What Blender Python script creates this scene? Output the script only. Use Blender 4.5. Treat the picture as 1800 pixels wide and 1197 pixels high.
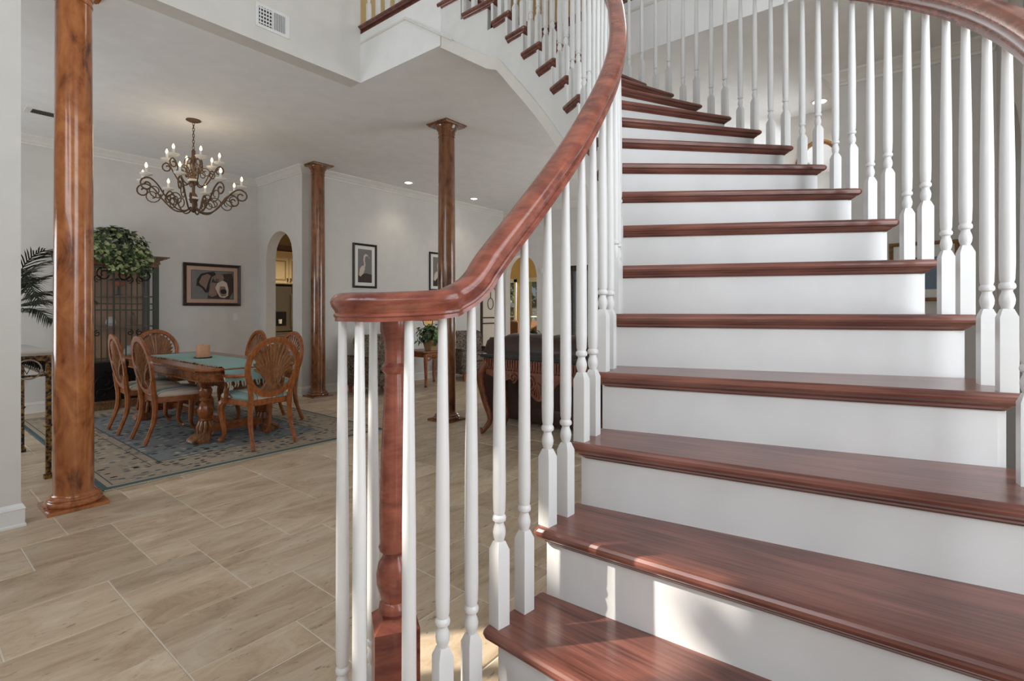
import bpy, bmesh, math, random
from mathutils import Vector, Matrix
for o in list(bpy.data.objects): bpy.data.objects.remove(o)
SC = bpy.context.scene; COL = SC.collection
PI = math.pi; R_ = math.radians
RISE = 0.18; EYE = 7.06*RISE; ZC = 3.43; FL2 = 22*RISE
# ------------------------------------------------------------------ camera
FPX = 898.0; CXP = 900.0; HOR = 546.0; AZ = R_(38.72)
FW = (math.cos(AZ), math.sin(AZ)); RT = (math.sin(AZ), -math.cos(AZ))
cam = bpy.data.objects.new('camera', bpy.data.cameras.new('camera')); COL.objects.link(cam)
cam.location = (0, 0, EYE); cam.rotation_euler = (PI/2, 0, AZ - PI/2)
cam.data.sensor_width = 36; cam.data.lens = FPX/1800*36
cam.data.shift_y = -(598.5-HOR)/1800; cam.data.clip_start = 0.02
SC.camera = cam
# ------------------------------------------------------------------ world, sun, daylight, exposure
w = bpy.data.worlds.new('world'); SC.world = w; w.use_nodes = True
nt = w.node_tree; nt.nodes.clear()
sky = nt.nodes.new('ShaderNodeTexSky'); sky.sky_type = 'HOSEK_WILKIE'
SUN_H = Vector((-0.74, 0.67, 0)).normalized(); SUN_EL = R_(37)
SUND = Vector((SUN_H.x*math.cos(SUN_EL), SUN_H.y*math.cos(SUN_EL), math.sin(SUN_EL)))
sky.sun_direction = SUND; sky.turbidity = 3
bg = nt.nodes.new('ShaderNodeBackground'); bg.inputs['Strength'].default_value = 1.1
wo = nt.nodes.new('ShaderNodeOutputWorld')
nt.links.new(sky.outputs[0], bg.inputs[0]); nt.links.new(bg.outputs[0], wo.inputs[0])
def sun_lamp():
    l = bpy.data.lights.new('sun', 'SUN'); l.energy = 7.0; l.angle = R_(0.6); l.color = (1, .93, .82)
    o = bpy.data.objects.new('sun', l); COL.objects.link(o)
    o.rotation_euler = (-SUND).to_track_quat('-Z', 'Y').to_euler(); o.location = (-6, 6, 8)
sun_lamp()
def window_light(name, loc, aim, sx, sy, power, color=(.90, .95, 1)):
    l = bpy.data.lights.new(name, 'AREA'); l.shape = 'RECTANGLE'; l.size = sx; l.size_y = sy
    l.energy = power; l.color = color
    o = bpy.data.objects.new(name, l); COL.objects.link(o); o.location = loc
    o.rotation_euler = Vector(aim).to_track_quat('-Z', 'Z').to_euler()
# daylight entering through the window openings of the house (each stands in its opening; the dining one is an added fill)
window_light('daylight_front_window', (1.2, -1.72, 2.6), (0, 1, .12), 2.2, 3.6, 105)
window_light('daylight_side_window', (-1.32, 0.9, 3.0), (1, 0, .05), 1.5, 4.4, 90)
window_light('dining_fill_light', (-1.31, 6.6, 1.8), (1, 0, .15), 2.1, 2.0, 75)  # fill light added to brighten the dining room
window_light('daylight_living_window', (6.9, .42, 1.6), (0, 1, -.02), 2.4, 2.1, 120)
window_light('daylight_sunroom_window', (10.58, 8.2, 1.15), (-1, 0, .02), 1.7, 1.6, 45, (1, .95, .85))
window_light('daylight_upper_window', (6.49, 2.0, 5.2), (-1, 0, -.05), 2.6, 1.3, 60, (1, .96, .9))
SC.view_settings.view_transform = 'Standard'; SC.view_settings.look = 'None'
SC.view_settings.gamma = 1.0; SC.view_settings.use_curve_mapping = False
SC.view_settings.exposure = 0.0
# ------------------------------------------------------------------ materials
MATS = {}
def nmat(name):
    m = bpy.data.materials.new(name); m.use_nodes = True; n = m.node_tree
    b = n.nodes['Principled BSDF']; MATS[name] = m
    return m, n, b
def srgb(r, g, b_):
    f = lambda c: ((c/255+.055)/1.055)**2.4 if c/255 > .04045 else c/255/12.92
    return (f(r), f(g), f(b_), 1)
def add(n, t, **kw):
    x = n.nodes.new(t)
    for k, v in kw.items():
        if k in x.inputs: x.inputs[k].default_value = v
        else: setattr(x, k, v)
    return x
def coords(n, scale=(1, 1, 1), rot=(0, 0, 0), src='Object'):
    tc = n.nodes.new('ShaderNodeTexCoord'); mp = n.nodes.new('ShaderNodeMapping')
    mp.inputs['Scale'].default_value = scale; mp.inputs['Rotation'].default_value = rot
    n.links.new(tc.outputs[src], mp.inputs[0]); return mp
def ramp(n, stops):
    r = n.nodes.new('ShaderNodeValToRGB'); e = r.color_ramp.elements
    e[0].position, e[0].color = stops[0]; e[1].position, e[1].color = stops[1]
    for p, c in stops[2:]:
        x = e.new(p); x.color = c
    return r
def bump(n, b, src, strength, dist=.01):
    bp = add(n, 'ShaderNodeBump', Strength=strength, Distance=dist)
    n.links.new(src, bp.inputs['Height']); n.links.new(bp.outputs[0], b.inputs['Normal'])
def flat(name, col, rough=.5, metal=0, spec=.5, bumpy=0, bscale=40):
    m, n, b = nmat(name); b.inputs['Base Color'].default_value = col
    b.inputs['Roughness'].default_value = rough; b.inputs['Metallic'].default_value = metal
    b.inputs['Specular IOR Level'].default_value = spec
    nz = add(n, 'ShaderNodeTexNoise', Scale=bscale, Detail=3.0)
    n.links.new(coords(n).outputs[0], nz.inputs[0])
    mx = add(n, 'ShaderNodeMix', data_type='RGBA')
    mx.inputs[6].default_value = tuple(c*.92 for c in col[:3])+(1,); mx.inputs[7].default_value = tuple(min(1, c*1.06) for c in col[:3])+(1,)
    n.links.new(nz.outputs[0], mx.inputs[0]); n.links.new(mx.outputs[2], b.inputs['Base Color'])
    if bumpy: bump(n, b, nz.outputs[0], bumpy)
    return m
def wood(name, dark, light, rough=.35, scale=(3, 30, 30), coat=0.0, rot=(0, 0, 0), fine=.2):
    m, n, b = nmat(name)
    mp = coords(n, scale, rot)
    n1 = add(n, 'ShaderNodeTexNoise', Scale=1.6, Detail=8.0, Roughness=.65, Distortion=.6)
    n.links.new(mp.outputs[0], n1.inputs[0])
    wv = add(n, 'ShaderNodeTexWave', Scale=.9, Distortion=7.0, Detail=3.0); wv.inputs['Detail Scale'].default_value = 1.5
    n.links.new(mp.outputs[0], wv.inputs[0])
    mxf = add(n, 'ShaderNodeMath', operation='MULTIPLY_ADD'); mxf.inputs[1].default_value = .14
    n.links.new(wv.outputs['Fac'], mxf.inputs[0]); n.links.new(n1.outputs[0], mxf.inputs[2])
    r = ramp(n, [(.34, dark), (.80, light)])
    mp2 = coords(n, tuple(c*4.5 if c > 2 else c*1.5 for c in scale), rot)
    n2 = add(n, 'ShaderNodeTexNoise', Scale=1.8, Detail=4.0, Roughness=.6); n.links.new(mp2.outputs[0], n2.inputs[0])
    mf = add(n, 'ShaderNodeMath', operation='MULTIPLY_ADD'); mf.inputs[1].default_value = fine
    sb = add(n, 'ShaderNodeMath', operation='SUBTRACT'); sb.inputs[1].default_value = .5
    n.links.new(n2.outputs[0], sb.inputs[0]); n.links.new(sb.outputs[0], mf.inputs[0]); n.links.new(mxf.outputs[0], mf.inputs[2])
    n.links.new(mf.outputs[0], r.inputs[0])
    n.links.new(r.outputs[0], b.inputs['Base Color'])
    b.inputs['Roughness'].default_value = rough
    b.inputs['Coat Weight'].default_value = coat; b.inputs['Coat Roughness'].default_value = .12
    bump(n, b, n1.outputs[0], .08, .004)
    return m
def burl(name, dark, mid, light, rough=.18):
    m, n, b = nmat(name)
    mp = coords(n, (1, 1, .55))
    n1 = add(n, 'ShaderNodeTexNoise', Scale=4.5, Detail=9.0, Roughness=.62, Distortion=1.6)
    n2 = add(n, 'ShaderNodeTexNoise', Scale=26.0, Detail=5.0)
    n.links.new(mp.outputs[0], n1.inputs[0]); n.links.new(mp.outputs[0], n2.inputs[0])
    ma = add(n, 'ShaderNodeMath', operation='MULTIPLY_ADD'); ma.inputs[1].default_value = .22
    n.links.new(n2.outputs[0], ma.inputs[0]); n.links.new(n1.outputs[0], ma.inputs[2])
    r = ramp(n, [(.42, dark), (.74, light), (.56, mid)])
    n.links.new(ma.outputs[0], r.inputs[0]); n.links.new(r.outputs[0], b.inputs['Base Color'])
    b.inputs['Roughness'].default_value = rough; b.inputs['Coat Weight'].default_value = .5
    return m
def travertine(name):
    m, n, b = nmat(name)
    oi = n.nodes.new('ShaderNodeObjectInfo')
    tc = n.nodes.new('ShaderNodeTexCoord')
    off = add(n, 'ShaderNodeVectorMath', operation='MULTIPLY_ADD')
    off.inputs[1].default_value = (1, 1, 1)
    rv = add(n, 'ShaderNodeMath', operation='MULTIPLY'); rv.inputs[1].default_value = 37.0
    n.links.new(oi.outputs['Random'], rv.inputs[0])
    n.links.new(tc.outputs['Object'], off.inputs[0]); n.links.new(rv.outputs[0], off.inputs[2])
    mp = n.nodes.new('ShaderNodeMapping'); mp.inputs['Scale'].default_value = (1.3, 3.4, 3)
    n.links.new(off.outputs[0], mp.inputs[0])
    n1 = add(n, 'ShaderNodeTexNoise', Scale=1.7, Detail=10.0, Roughness=.74, Distortion=.9)
    n.links.new(mp.outputs[0], n1.inputs[0])
    r = ramp(n, [(.28, srgb(160, 134, 106)), (.75, srgb(226, 212, 190)), (.5, srgb(202, 181, 154))])
    n.links.new(n1.outputs[0], r.inputs[0])
    n3 = add(n, 'ShaderNodeTexNoise', Scale=13.0, Detail=6.0, Roughness=.75)
    mp3 = n.nodes.new('ShaderNodeMapping'); mp3.inputs['Scale'].default_value = (.8, 2.2, 2)
    n.links.new(off.outputs[0], mp3.inputs[0]); n.links.new(mp3.outputs[0], n3.inputs[0])
    r3 = ramp(n, [(.31, (.8, .8, .8, 1)), (.40, (0, 0, 0, 1))])
    n.links.new(n3.outputs[0], r3.inputs[0])
    mx = add(n, 'ShaderNodeMix', data_type='RGBA'); mx.inputs[7].default_value = srgb(112, 84, 60)
    n.links.new(r3.outputs[0], mx.inputs[0]); n.links.new(r.outputs[0], mx.inputs[6])
    hs = n.nodes.new('ShaderNodeHueSaturation')
    vr = add(n, 'ShaderNodeMapRange'); vr.inputs['To Min'].default_value = .86; vr.inputs['To Max'].default_value = 1.1
    n.links.new(oi.outputs['Random'], vr.inputs[0]); n.links.new(vr.outputs[0], hs.inputs['Value'])
    n.links.new(mx.outputs[2], hs.inputs['Color']); n.links.new(hs.outputs[0], b.inputs['Base Color'])
    b.inputs['Roughness'].default_value = .42
    bump(n, b, n3.outputs[0], .12, .004)
    return m
def emit(name, col, strength):
    m, n, b = nmat(name); b.inputs['Base Color'].default_value = col
    b.inputs['Emission Color'].default_value = col; b.inputs['Emission Strength'].default_value = strength
    return m
def glass(name, col=(1, 1, 1, 1), alpha=.25, rough=.03):
    m, n, b = nmat(name); b.inputs['Base Color'].default_value = col; b.inputs['Roughness'].default_value = rough
    b.inputs['Alpha'].default_value = alpha; b.inputs['Specular IOR Level'].default_value = .8
    return m
WALL = flat('wall_paint', srgb(214, 211, 206), .7, bscale=6)
CEIL = flat('ceiling_paint', srgb(236, 236, 236), .8, bscale=6)
WHITE = flat('white_gloss_paint', srgb(226, 226, 225), .32, bscale=8)
TRIM = flat('trim_paint', srgb(225, 222, 216), .4, bscale=8)
OAK = wood('stained_oak', srgb(82, 45, 38), srgb(138, 86, 72), .28, (1.2, 16, 16), .3, fine=.75)
RAILW = wood('stained_rail_oak', srgb(100, 44, 34), srgb(166, 94, 74), .25, (5, 5, 14), .4)
NOSEW = OAK
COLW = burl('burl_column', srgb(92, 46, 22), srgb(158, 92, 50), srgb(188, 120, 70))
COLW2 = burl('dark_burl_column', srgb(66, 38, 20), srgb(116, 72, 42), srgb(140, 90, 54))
TRAV = travertine('travertine')
GROUT = flat('grout', srgb(226, 216, 200), .9, bumpy=.2)
CREAM = flat('cream_wall', srgb(214, 190, 140), .7, bscale=6)
TAN = flat('tan_wall', srgb(196, 178, 146), .7, bscale=6)
BLACK = flat('black', srgb(18, 16, 15), .4)
# ------------------------------------------------------------------ mesh helpers
def mesh_ob(name, verts, faces, m, parent=None, smooth=False):
    me = bpy.data.meshes.new(name); me.from_pydata([tuple(v) for v in verts], [], faces); me.validate(); me.update()
    bm = bmesh.new(); bm.from_mesh(me); bmesh.ops.recalc_face_normals(bm, faces=bm.faces); bm.to_mesh(me); bm.free()
    me.materials.append(m)
    if smooth:
        me.polygons.foreach_set('use_smooth', [True]*len(me.polygons))
        me.set_sharp_from_angle(angle=R_(38))
    o = bpy.data.objects.new(name, me); COL.objects.link(o)
    if parent: o.parent = parent
    return o
class MB:
    """collects simple solids into one mesh"""
    def __init__(s): s.v = []; s.f = []
    def add(s, vs, fs):
        k = len(s.v); s.v += [tuple(v) for v in vs]; s.f += [tuple(i+k for i in f) for f in fs]; return s
    def box(s, a, b, rz=0, c=None):
        x0, y0, z0 = a; x1, y1, z1 = b
        vs = [(x, y, z) for z in (z0, z1) for (x, y) in ((x0, y0), (x1, y0), (x1, y1), (x0, y1))]
        if rz:
            cx, cy = c if c else ((x0+x1)/2, (y0+y1)/2); co, si = math.cos(rz), math.sin(rz)
            vs = [(cx+(x-cx)*co-(y-cy)*si, cy+(x-cx)*si+(y-cy)*co, z) for x, y, z in vs]
        return s.add(vs, [(0, 3, 2, 1), (4, 5, 6, 7), (0, 1, 5, 4), (1, 2, 6, 5), (2, 3, 7, 6), (3, 0, 4, 7)])
    def prism(s, poly, z0, z1):
        n = len(poly)
        return s.add([(x, y, z0) for x, y in poly]+[(x, y, z1) for x, y in poly],
                     [tuple(range(n-1, -1, -1)), tuple(range(n, 2*n))]+[(i, (i+1) % n, n+(i+1) % n, n+i) for i in range(n)])
    def lathe(s, prof, seg=20, c=(0, 0, 0), sq=None):
        """prof: (radius, z) from bottom to top; sq: radii count as half width of a square where True"""
        vs = []; n = len(prof)
        for r, z in prof:
            for i in range(seg):
                a = 2*PI*i/seg; vs.append((c[0]+r*math.cos(a), c[1]+r*math.sin(a), c[2]+z))
        fs = [(j*seg+i, j*seg+(i+1) % seg, (j+1)*seg+(i+1) % seg, (j+1)*seg+i) for j in range(n-1) for i in range(seg)]
        fs += [tuple(range(seg-1, -1, -1)), tuple((n-1)*seg+i for i in range(seg))]
        return s.add(vs, fs)
    def tube(s, path, rad, seg=8, closed=False):
        pts = [Vector(p) for p in path]; n = len(pts)
        rr = rad if isinstance(rad, (list, tuple)) else [rad]*n
        up = None; vs = []
        for i, p in enumerate(pts):
            t = (pts[(i+1) % n]-pts[i-1]) if closed else (pts[min(i+1, n-1)]-pts[max(i-1, 0)])
            t = t.normalized() if t.length > 1e-9 else Vector((0, 0, 1))
            if up is None: up = Vector((0, 0, 1)) if abs(t.z) < .9 else Vector((1, 0, 0))
            up = (up-t*up.dot(t)); up = up.normalized() if up.length > 1e-6 else t.orthogonal().normalized()
            q = t.cross(up)
            for j in range(seg):
                a = 2*PI*j/seg; vs.append(p+(up*math.cos(a)+q*math.sin(a))*rr[i])
        m = n if closed else n-1
        fs = [(i*seg+j, i*seg+(j+1) % seg, ((i+1) % n)*seg+(j+1) % seg, ((i+1) % n)*seg+j) for i in range(m) for j in range(seg)]
        if not closed: fs += [tuple(range(seg-1, -1, -1)), tuple((n-1)*seg+i for i in range(seg))]
        return s.add(vs, fs)
    def sweep(s, prof, path, closed=False, cap=True):
        """prof: (side, up) section, side is to the right of travel; path: 3D points, section kept upright"""
        pts = [Vector(p) for p in path]; n = len(pts); k = len(prof); vs = []
        for i, p in enumerate(pts):
            if closed: a, b_ = pts[i-1], pts[(i+1) % n]
            else: a, b_ = pts[max(i-1, 0)], pts[min(i+1, n-1)]
            d1 = (p-a) if (closed or i > 0) else (b_-p); d2 = (b_-p) if (closed or i < n-1) else (p-a)
            d1 = Vector((d1.x, d1.y, 0)).normalized(); d2 = Vector((d2.x, d2.y, 0)).normalized()
            t = (d1+d2).normalized(); sc = 1/max(.35, t.dot(d1)); q = Vector((t.y, -t.x, 0))
            for (u, v) in prof: vs.append(p+q*u*sc+Vector((0, 0, v)))
        m = n if closed else n-1
        fs = [(i*k+j, i*k+(j+1) % k, ((i+1) % n)*k+(j+1) % k, ((i+1) % n)*k+j) for i in range(m) for j in range(k)]
        if cap and not closed: fs += [tuple(range(k-1, -1, -1)), tuple((n-1)*k+i for i in range(k))]
        return s.add(vs, fs)
    def loft(s, loops, cap=True):
        k = len(loops[0]); vs = [v for l in loops for v in l]
        fs = [(i*k+j, i*k+(j+1) % k, (i+1)*k+(j+1) % k, (i+1)*k+j) for i in range(len(loops)-1) for j in range(k)]
        if cap: fs += [tuple(range(k-1, -1, -1)), tuple((len(loops)-1)*k+i for i in range(k))]
        return s.add(vs, fs)
    def build(s, name, m, parent=None, smooth=False):
        return mesh_ob(name, s.v, s.f, m, parent, smooth)
def thing(name, label, cat, loc=(0, 0, 0), rz=0, group=None):
    o = bpy.data.objects.new(name, None); COL.objects.link(o); o.empty_display_size = .1
    o.location = loc; o.rotation_euler = (0, 0, rz); o['label'] = label; o['category'] = cat
    if group: o['group'] = group
    return o
def tag(o, label, cat, group=None):
    o['label'] = label; o['category'] = cat
    if group: o['group'] = group
    return o
def struct(o, label=None):
    o['kind'] = 'structure'
    if label: o['label'] = label
    return o
def copy_tree(o, parent=None):
    c = o.copy(); COL.objects.link(c)
    if parent: c.parent = parent
    for ch in list(o.children): copy_tree(ch, c)
    return c
def pix(x, y, z):
    """world point at height z seen at photo pixel (x, y)"""
    d = (EYE-z)*FPX/(y-HOR); l = (x-CXP)/FPX*d
    return (FW[0]*d+RT[0]*l, FW[1]*d+RT[1]*l, z)
def bez(p0, p1, p2, p3, n):
    out = []
    for i in range(n+1):
        t = i/n; u = 1-t
        out.append(tuple(u**3*a+3*u*u*t*b+3*u*t*t*c+t**3*d for a, b, c, d in zip(p0, p1, p2, p3)))
    return out
def spline(pts, n=8):
    """Catmull-Rom through pts"""
    out = []; P = [Vector(p) for p in pts]
    for i in range(len(P)-1):
        a, b, c, d = P[max(i-1, 0)], P[i], P[i+1], P[min(i+2, len(P)-1)]
        for k in range(n):
            t = k/n; out.append(.5*((2*b)+(c-a)*t+(2*a-5*b+4*c-d)*t*t+(3*b-a-3*c+d)*t**3))
    out.append(P[-1]); return out
# ================================================================== the setting
def wall_mb(axis, c0, c1, u0, u1, z0, z1, ops=()):
    """wall slab: axis 'x' means the wall runs along x (c = y); ops: (ua, ub, z_bottom, z_spring, z_top)"""
    mb = MB()
    def P(u, c, z): return (u, c, z) if axis == 'x' else (c, u, z)
    def hexa(ua, ub, za0, za1, zb0, zb1):
        vs = [P(ua, c0, za0), P(ub, c0, zb0), P(ub, c1, zb0), P(ua, c1, za0), P(ua, c0, za1), P(ub, c0, zb1), P(ub, c1, zb1), P(ua, c1, za1)]
        mb.add(vs, [(0, 3, 2, 1), (4, 5, 6, 7), (0, 1, 5, 4), (1, 2, 6, 5), (2, 3, 7, 6), (3, 0, 4, 7)])
    cur = u0
    for (ua, ub, zb, zs, zt) in sorted(ops):
        if ua > cur: hexa(cur, ua, z0, z1, z0, z1)
        if zb > z0: hexa(ua, ub, z0, zb, z0, zb)
        n = 1 if zt <= zs+1e-6 else 20
        for i in range(n):
            a = ua+(ub-ua)*i/n; b = ua+(ub-ua)*(i+1)/n
            def az(u):
                if n == 1: return zt
                q = (u-(ua+ub)/2)/((ub-ua)/2); return zs+(zt-zs)*math.sqrt(max(0, 1-q*q))
            hexa(a, b, az(a), z1, az(b), z1)
        cur = ub
    if cur < u1: hexa(cur, u1, z0, z1, z0, z1)
    return mb
# ---- floor and its travertine tiles
UNIT = .197; TX0, TY0 = .49-4*UNIT, 0.23-1*UNIT     # joints measured in the photo lie on this grid
fl = MB().box((-1.5, -2.0, -.12), (10.75, 11.4, -.004)).build('floor', GROUT); struct(fl, 'beige travertine floor laid in a mixed ashlar pattern')
rng = random.Random(11)
NX, NY = 66, 57
gx0, gy0 = -9, -10
occ = [[False]*NY for _ in range(NX)]
tiles = []
SZ = [((3, 2), 5), ((2, 2), 3), ((2, 1), 2), ((1, 1), 1), ((4, 2), 1)]
for j in range(NY):
    for i in range(NX):
        if occ[i][j]: continue
        opts = [s for s, wgt in SZ for _ in range(wgt)]; rng.shuffle(opts); opts.append((1, 1))
        for (a, b) in opts:
            if i+a > NX or j+b > NY: continue
            if any(occ[i+p][j+q] for p in range(a) for q in range(b)): continue
            for p in range(a):
                for q in range(b): occ[i+p][j+q] = True
            tiles.append((i, j, a, b)); break
def tile_mesh(a, b):
    g = .003; x1, y1 = a*UNIT-2*g, b*UNIT-2*g; e = .004
    vs = [(0, 0, -.012), (x1, 0, -.012), (x1, y1, -.012), (0, y1, -.012), (0, 0, -.003), (x1, 0, -.003), (x1, y1, -.003), (0, y1, -.003),
          (e, e, 0), (x1-e, e, 0), (x1-e, y1-e, 0), (e, y1-e, 0)]
    fs = [(0, 1, 5, 4), (1, 2, 6, 5), (2, 3, 7, 6), (3, 0, 4, 7), (4, 5, 9, 8), (5, 6, 10, 9), (6, 7, 11, 10), (7, 4, 8, 11), (8, 9, 10, 11)]
    return vs, fs
tcache = {}
near = []; far = []
for (i, j, a, b) in tiles:
    x = TX0+(i+gx0)*UNIT; y = TY0+(j+gy0)*UNIT
    cx, cy = x+a*UNIT/2, y+b*UNIT/2
    d = cx*FW[0]+cy*FW[1]; l = cx*RT[0]+cy*RT[1]
    if x > 10.7 or y > 9.6 or (y > 8.7 and x < 9) or y < -2.0 or x < -1.4: continue
    vis = d > 1.3 and l < .25*d and l > -1.06*d
    rug = 1.1 < x and x+a*UNIT < 3.6 and 4.7 < y and y+b*UNIT < 8.2
    (near if vis and not rug else far).append((d, i, j, a, b, x, y))
near.sort(); far += near[290:]; near = near[:290]
fm = MB()
for (d, i, j, a, b, x, y) in near:
    if (a, b) not in tcache:
        vs, fs = tile_mesh(a, b); o = mesh_ob('tile', vs, fs, TRAV, fl); tcache[(a, b)] = o.data
    else:
        o = bpy.data.objects.new('tile', tcache[(a, b)]); COL.objects.link(o); o.parent = fl
    o.location = (x+.0035, y+.0035, rng.uniform(-.0008, .0008))
for (d, i, j, a, b, x, y) in far:
    vs, fs = tile_mesh(a, b); fm.add([(vx+x+.0035, vy+y+.0035, vz) for vx, vy, vz in vs], fs)
ft = fm.build('distant_tiles', TRAV, fl); ft['kind'] = 'stuff'
# ---- walls
def W(name, label, mb, m=WALL): return struct(mb.build(name, m), label)
FY = 4.15                                                     # face of the wall between foyer and dining room
W('wall_left', 'white wall end beside the copper brown column', wall_mb('x', FY, FY+.16, -1.3, .54, 0, 6.3))
W('wall_upper_left', 'white upper foyer wall with an air vent', wall_mb('x', FY, FY+.16, .54, 2.88, ZC, 6.3))
W('wall_dining_back', 'grey dining room wall with the dog picture', wall_mb('x', 8.6, 8.75, -1.3, 4.0, 0, ZC))
W('wall_dining_arch', 'short wall with an arched opening to the kitchen', wall_mb('y', 3.98, 4.14, 7.20, 8.75, 0, ZC, [(7.47, 8.32, 0, 2.12, 2.52)]))
W('wall_living', 'long grey living room wall with heron pictures', wall_mb('x', 7.20, 7.36, 4.14, 8.82, 0, ZC, [(7.92, 8.60, 0, 1.62, 2.0)]))
W('wall_far', 'far living room wall with an arched opening and a dark door', wall_mb('y', 8.66, 8.82, -.6, 7.36, 0, ZC,
  [(6.28, 7.12, 0, 2.02, 2.46), (4.78, 5.48, 0, 2.16, 2.16), (1.6, 3.6, .3, 2.3, 2.3)]))
W('wall_hall', 'grey hall wall with a framed picture behind the stair', wall_mb('y', 5.52, 5.68, -.46, .62, 0, ZC))
W('wall_hall_back', 'wall closing the side hall', wall_mb('x', .46, .62, 5.68, 9.0, 0, ZC, [(5.75, 8.2, .5, 2.7, 2.7)]))
W('wall_right', 'grey wall with an arched opening right of the stair', wall_mb('x', -.62, -.46, 4.0, 5.68, 0, ZC, [(4.18, 5.36, 0, 1.95, 2.66)]))
W('wall_hall_arch', 'wall with a wood cased arched opening in the side hall', wall_mb('y', 6.4, 6.5, .62, 1.20, 0, ZC, [(.66, 1.08, 0, 2.8, 3.1)]))
W('wall_side', 'foyer side wall with tall windows', wall_mb('y', -1.45, -1.3, -1.85, 8.75, 0, 6.3,
  [(.15, 1.65, .9, 5.2, 5.2), (2.10, 2.45, 2.4, 2.95, 2.95), (2.45, 4.05, 2.5, 3.32, 3.32), (5.5, 7.7, .75, 2.85, 2.85)]))  # last opening added to go with the dining fill light
W('wall_front', 'front foyer wall with a tall window', wall_mb('x', -1.85, -1.7, -1.3, 4.15, 0, 6.3, [(.1, 2.3, .8, 4.4, 4.4)]))
W('wall_front_right', 'foyer wall returning to the side hall', wall_mb('y', 4.0, 4.15, -1.7, -.46, 0, 6.3))
W('wall_upper_back', 'cream upstairs wall behind the landing', wall_mb('x', 5.6, 5.7, 2.4, 6.6, FL2, 6.3), CREAM)
W('wall_upper_right', 'cream upstairs hall wall', wall_mb('y', 6.5, 6.6, -.6, 5.7, FL2, 6.3, [(.6, 3.4, 4.5, 5.9, 5.9)]), CREAM)
W('wall_kitchen_back', 'yellow kitchen wall', wall_mb('x', 11.2, 11.3, 3.0, 7.5, 0, ZC), CREAM)
W('wall_kitchen_side', 'kitchen side wall', wall_mb('y', 3.0, 3.1, 8.75, 11.2, 0, ZC), CREAM)
# second-storey slab edges / ceilings
cb = MB(); cb.box((-1.3, FY+.16, ZC), (9.0, 8.75, ZC+.12)); cb.box((4.0, -.62, ZC), (9.0, FY+.16, ZC+.46)); cb.box((2.88, 3.06, ZC), (4.0, FY+.16, ZC+.46))
cb.box((3.0, 8.75, ZC), (7.5, 11.3, ZC+.12))
struct(cb.build('ceiling', CEIL), 'light grey ceiling over dining and living rooms')
struct(MB().box((-1.3, -1.85, 6.3), (6.6, 5.7, 6.4)).build('ceiling_upper', CEIL), 'high ceiling above the foyer')
# sunroom beyond the far arch
W('wall_sunroom', 'warm cream sunroom wall with two tall windows', wall_mb('y', 10.6, 10.75, 6.05, 9.6, 0, 3.2, [(7.3, 7.95, .25, 2.02, 2.02), (8.41, 9.1, .25, 2.02, 2.02)]), CREAM)
W('wall_sunroom_side', 'sunroom side wall', wall_mb('x', 9.6, 9.7, 8.82, 10.75, 0, 3.2), CREAM)
W('wall_sunroom_end', 'sunroom end wall', wall_mb('x', 5.95, 6.05, 8.82, 10.75, 0, 3.2))
W('wall_kitchen_right', 'kitchen end wall', wall_mb('y', 7.4, 7.5, 7.36, 11.2, 0, ZC), CREAM)
struct(MB().box((8.82, 5.95, 3.2), (10.75, 9.7, 3.3)).build('ceiling_sunroom', CREAM), 'sunroom ceiling')
# crown mouldings and baseboards (profile: out from wall, up)
CROWN = [(0, 0), (.012, 0), (.016, .02), (.03, .03), (.05, .055), (.075, .075), (.085, .085), (.095, .09), (.095, .11), (0, .11)]
BASEP = [(0, 0), (.022, 0), (.022, .012), (.016, .02), (.016, .10), (.02, .105), (.013, .118), (.006, .135), (0, .135)]
def run(name, prof, path, z, m=TRIM, label=None, flip=False):
    pr = [(-u, v) for u, v in prof] if flip else prof
    return struct(MB().sweep(pr, [(x, y, z) for x, y in path]).build(name, m), label)
run('trim_1', CROWN, [(-1.3, 8.6), (3.98, 8.6), (3.98, 7.2), (8.66, 7.2), (8.66, -.4)], ZC-.11, TRIM, 'crown moulding around dining and living rooms')
run('trim_2', CROWN, [(5.68, .62), (5.52, .62), (5.52, -.46), (4.0, -.46)], ZC-.11, TRIM, 'crown moulding of the side hall')
run('baseboard_left', BASEP, [(-1.3, FY), (.54, FY), (.54, FY+.16)], 0, WHITE, 'white baseboard of the left wall')
run('baseboard_dining', BASEP, [(-1.3, 8.6), (3.98, 8.6), (3.98, 8.32)], 0, TRIM, 'white baseboard of the dining room')
run('baseboard_living', BASEP, [(3.98, 7.47), (3.98, 7.2), (7.92, 7.2)], 0, TRIM, 'white baseboard of the living room wall')
run('baseboard_far', BASEP, [(8.66, 6.28), (8.66, 5.52)], 0, TRIM)
run('trim_3', [(0, 0), (.012, .004), (.012, .018), (.005, .022), (0, .03)], [(4.0, -.4), (4.0, 3.06)], 3.79, TRIM, 'thin moulding on the upper floor edge', True)
run('trim_4', [(0, 0), (.012, .004), (.012, .018), (.005, .022), (0, .03)], [(2.88, 3.5), (2.88, FY)], 3.79, TRIM, 'thin moulding on the landing edge', True)
# arched casing in the side hall, jamb lining in the far arch
def arch_path(c, ua, ub, zs, zt, n=18):
    return [(c, ua, 0)]+[(c, (ua+ub)/2-(ub-ua)/2*math.cos(PI*i/n), zs+(zt-zs)*math.sin(PI*i/n)) for i in range(n+1)]+[(c, ub, 0)]
CASEW = wood('golden_casing_wood', srgb(92, 62, 34), srgb(158, 116, 66), .4)
struct(MB().tube(arch_path(6.39, .66, 1.08, 2.8, 3.1), .025, 6).build('trim_5', CASEW), 'wooden casing of the small hall arch')
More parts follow.
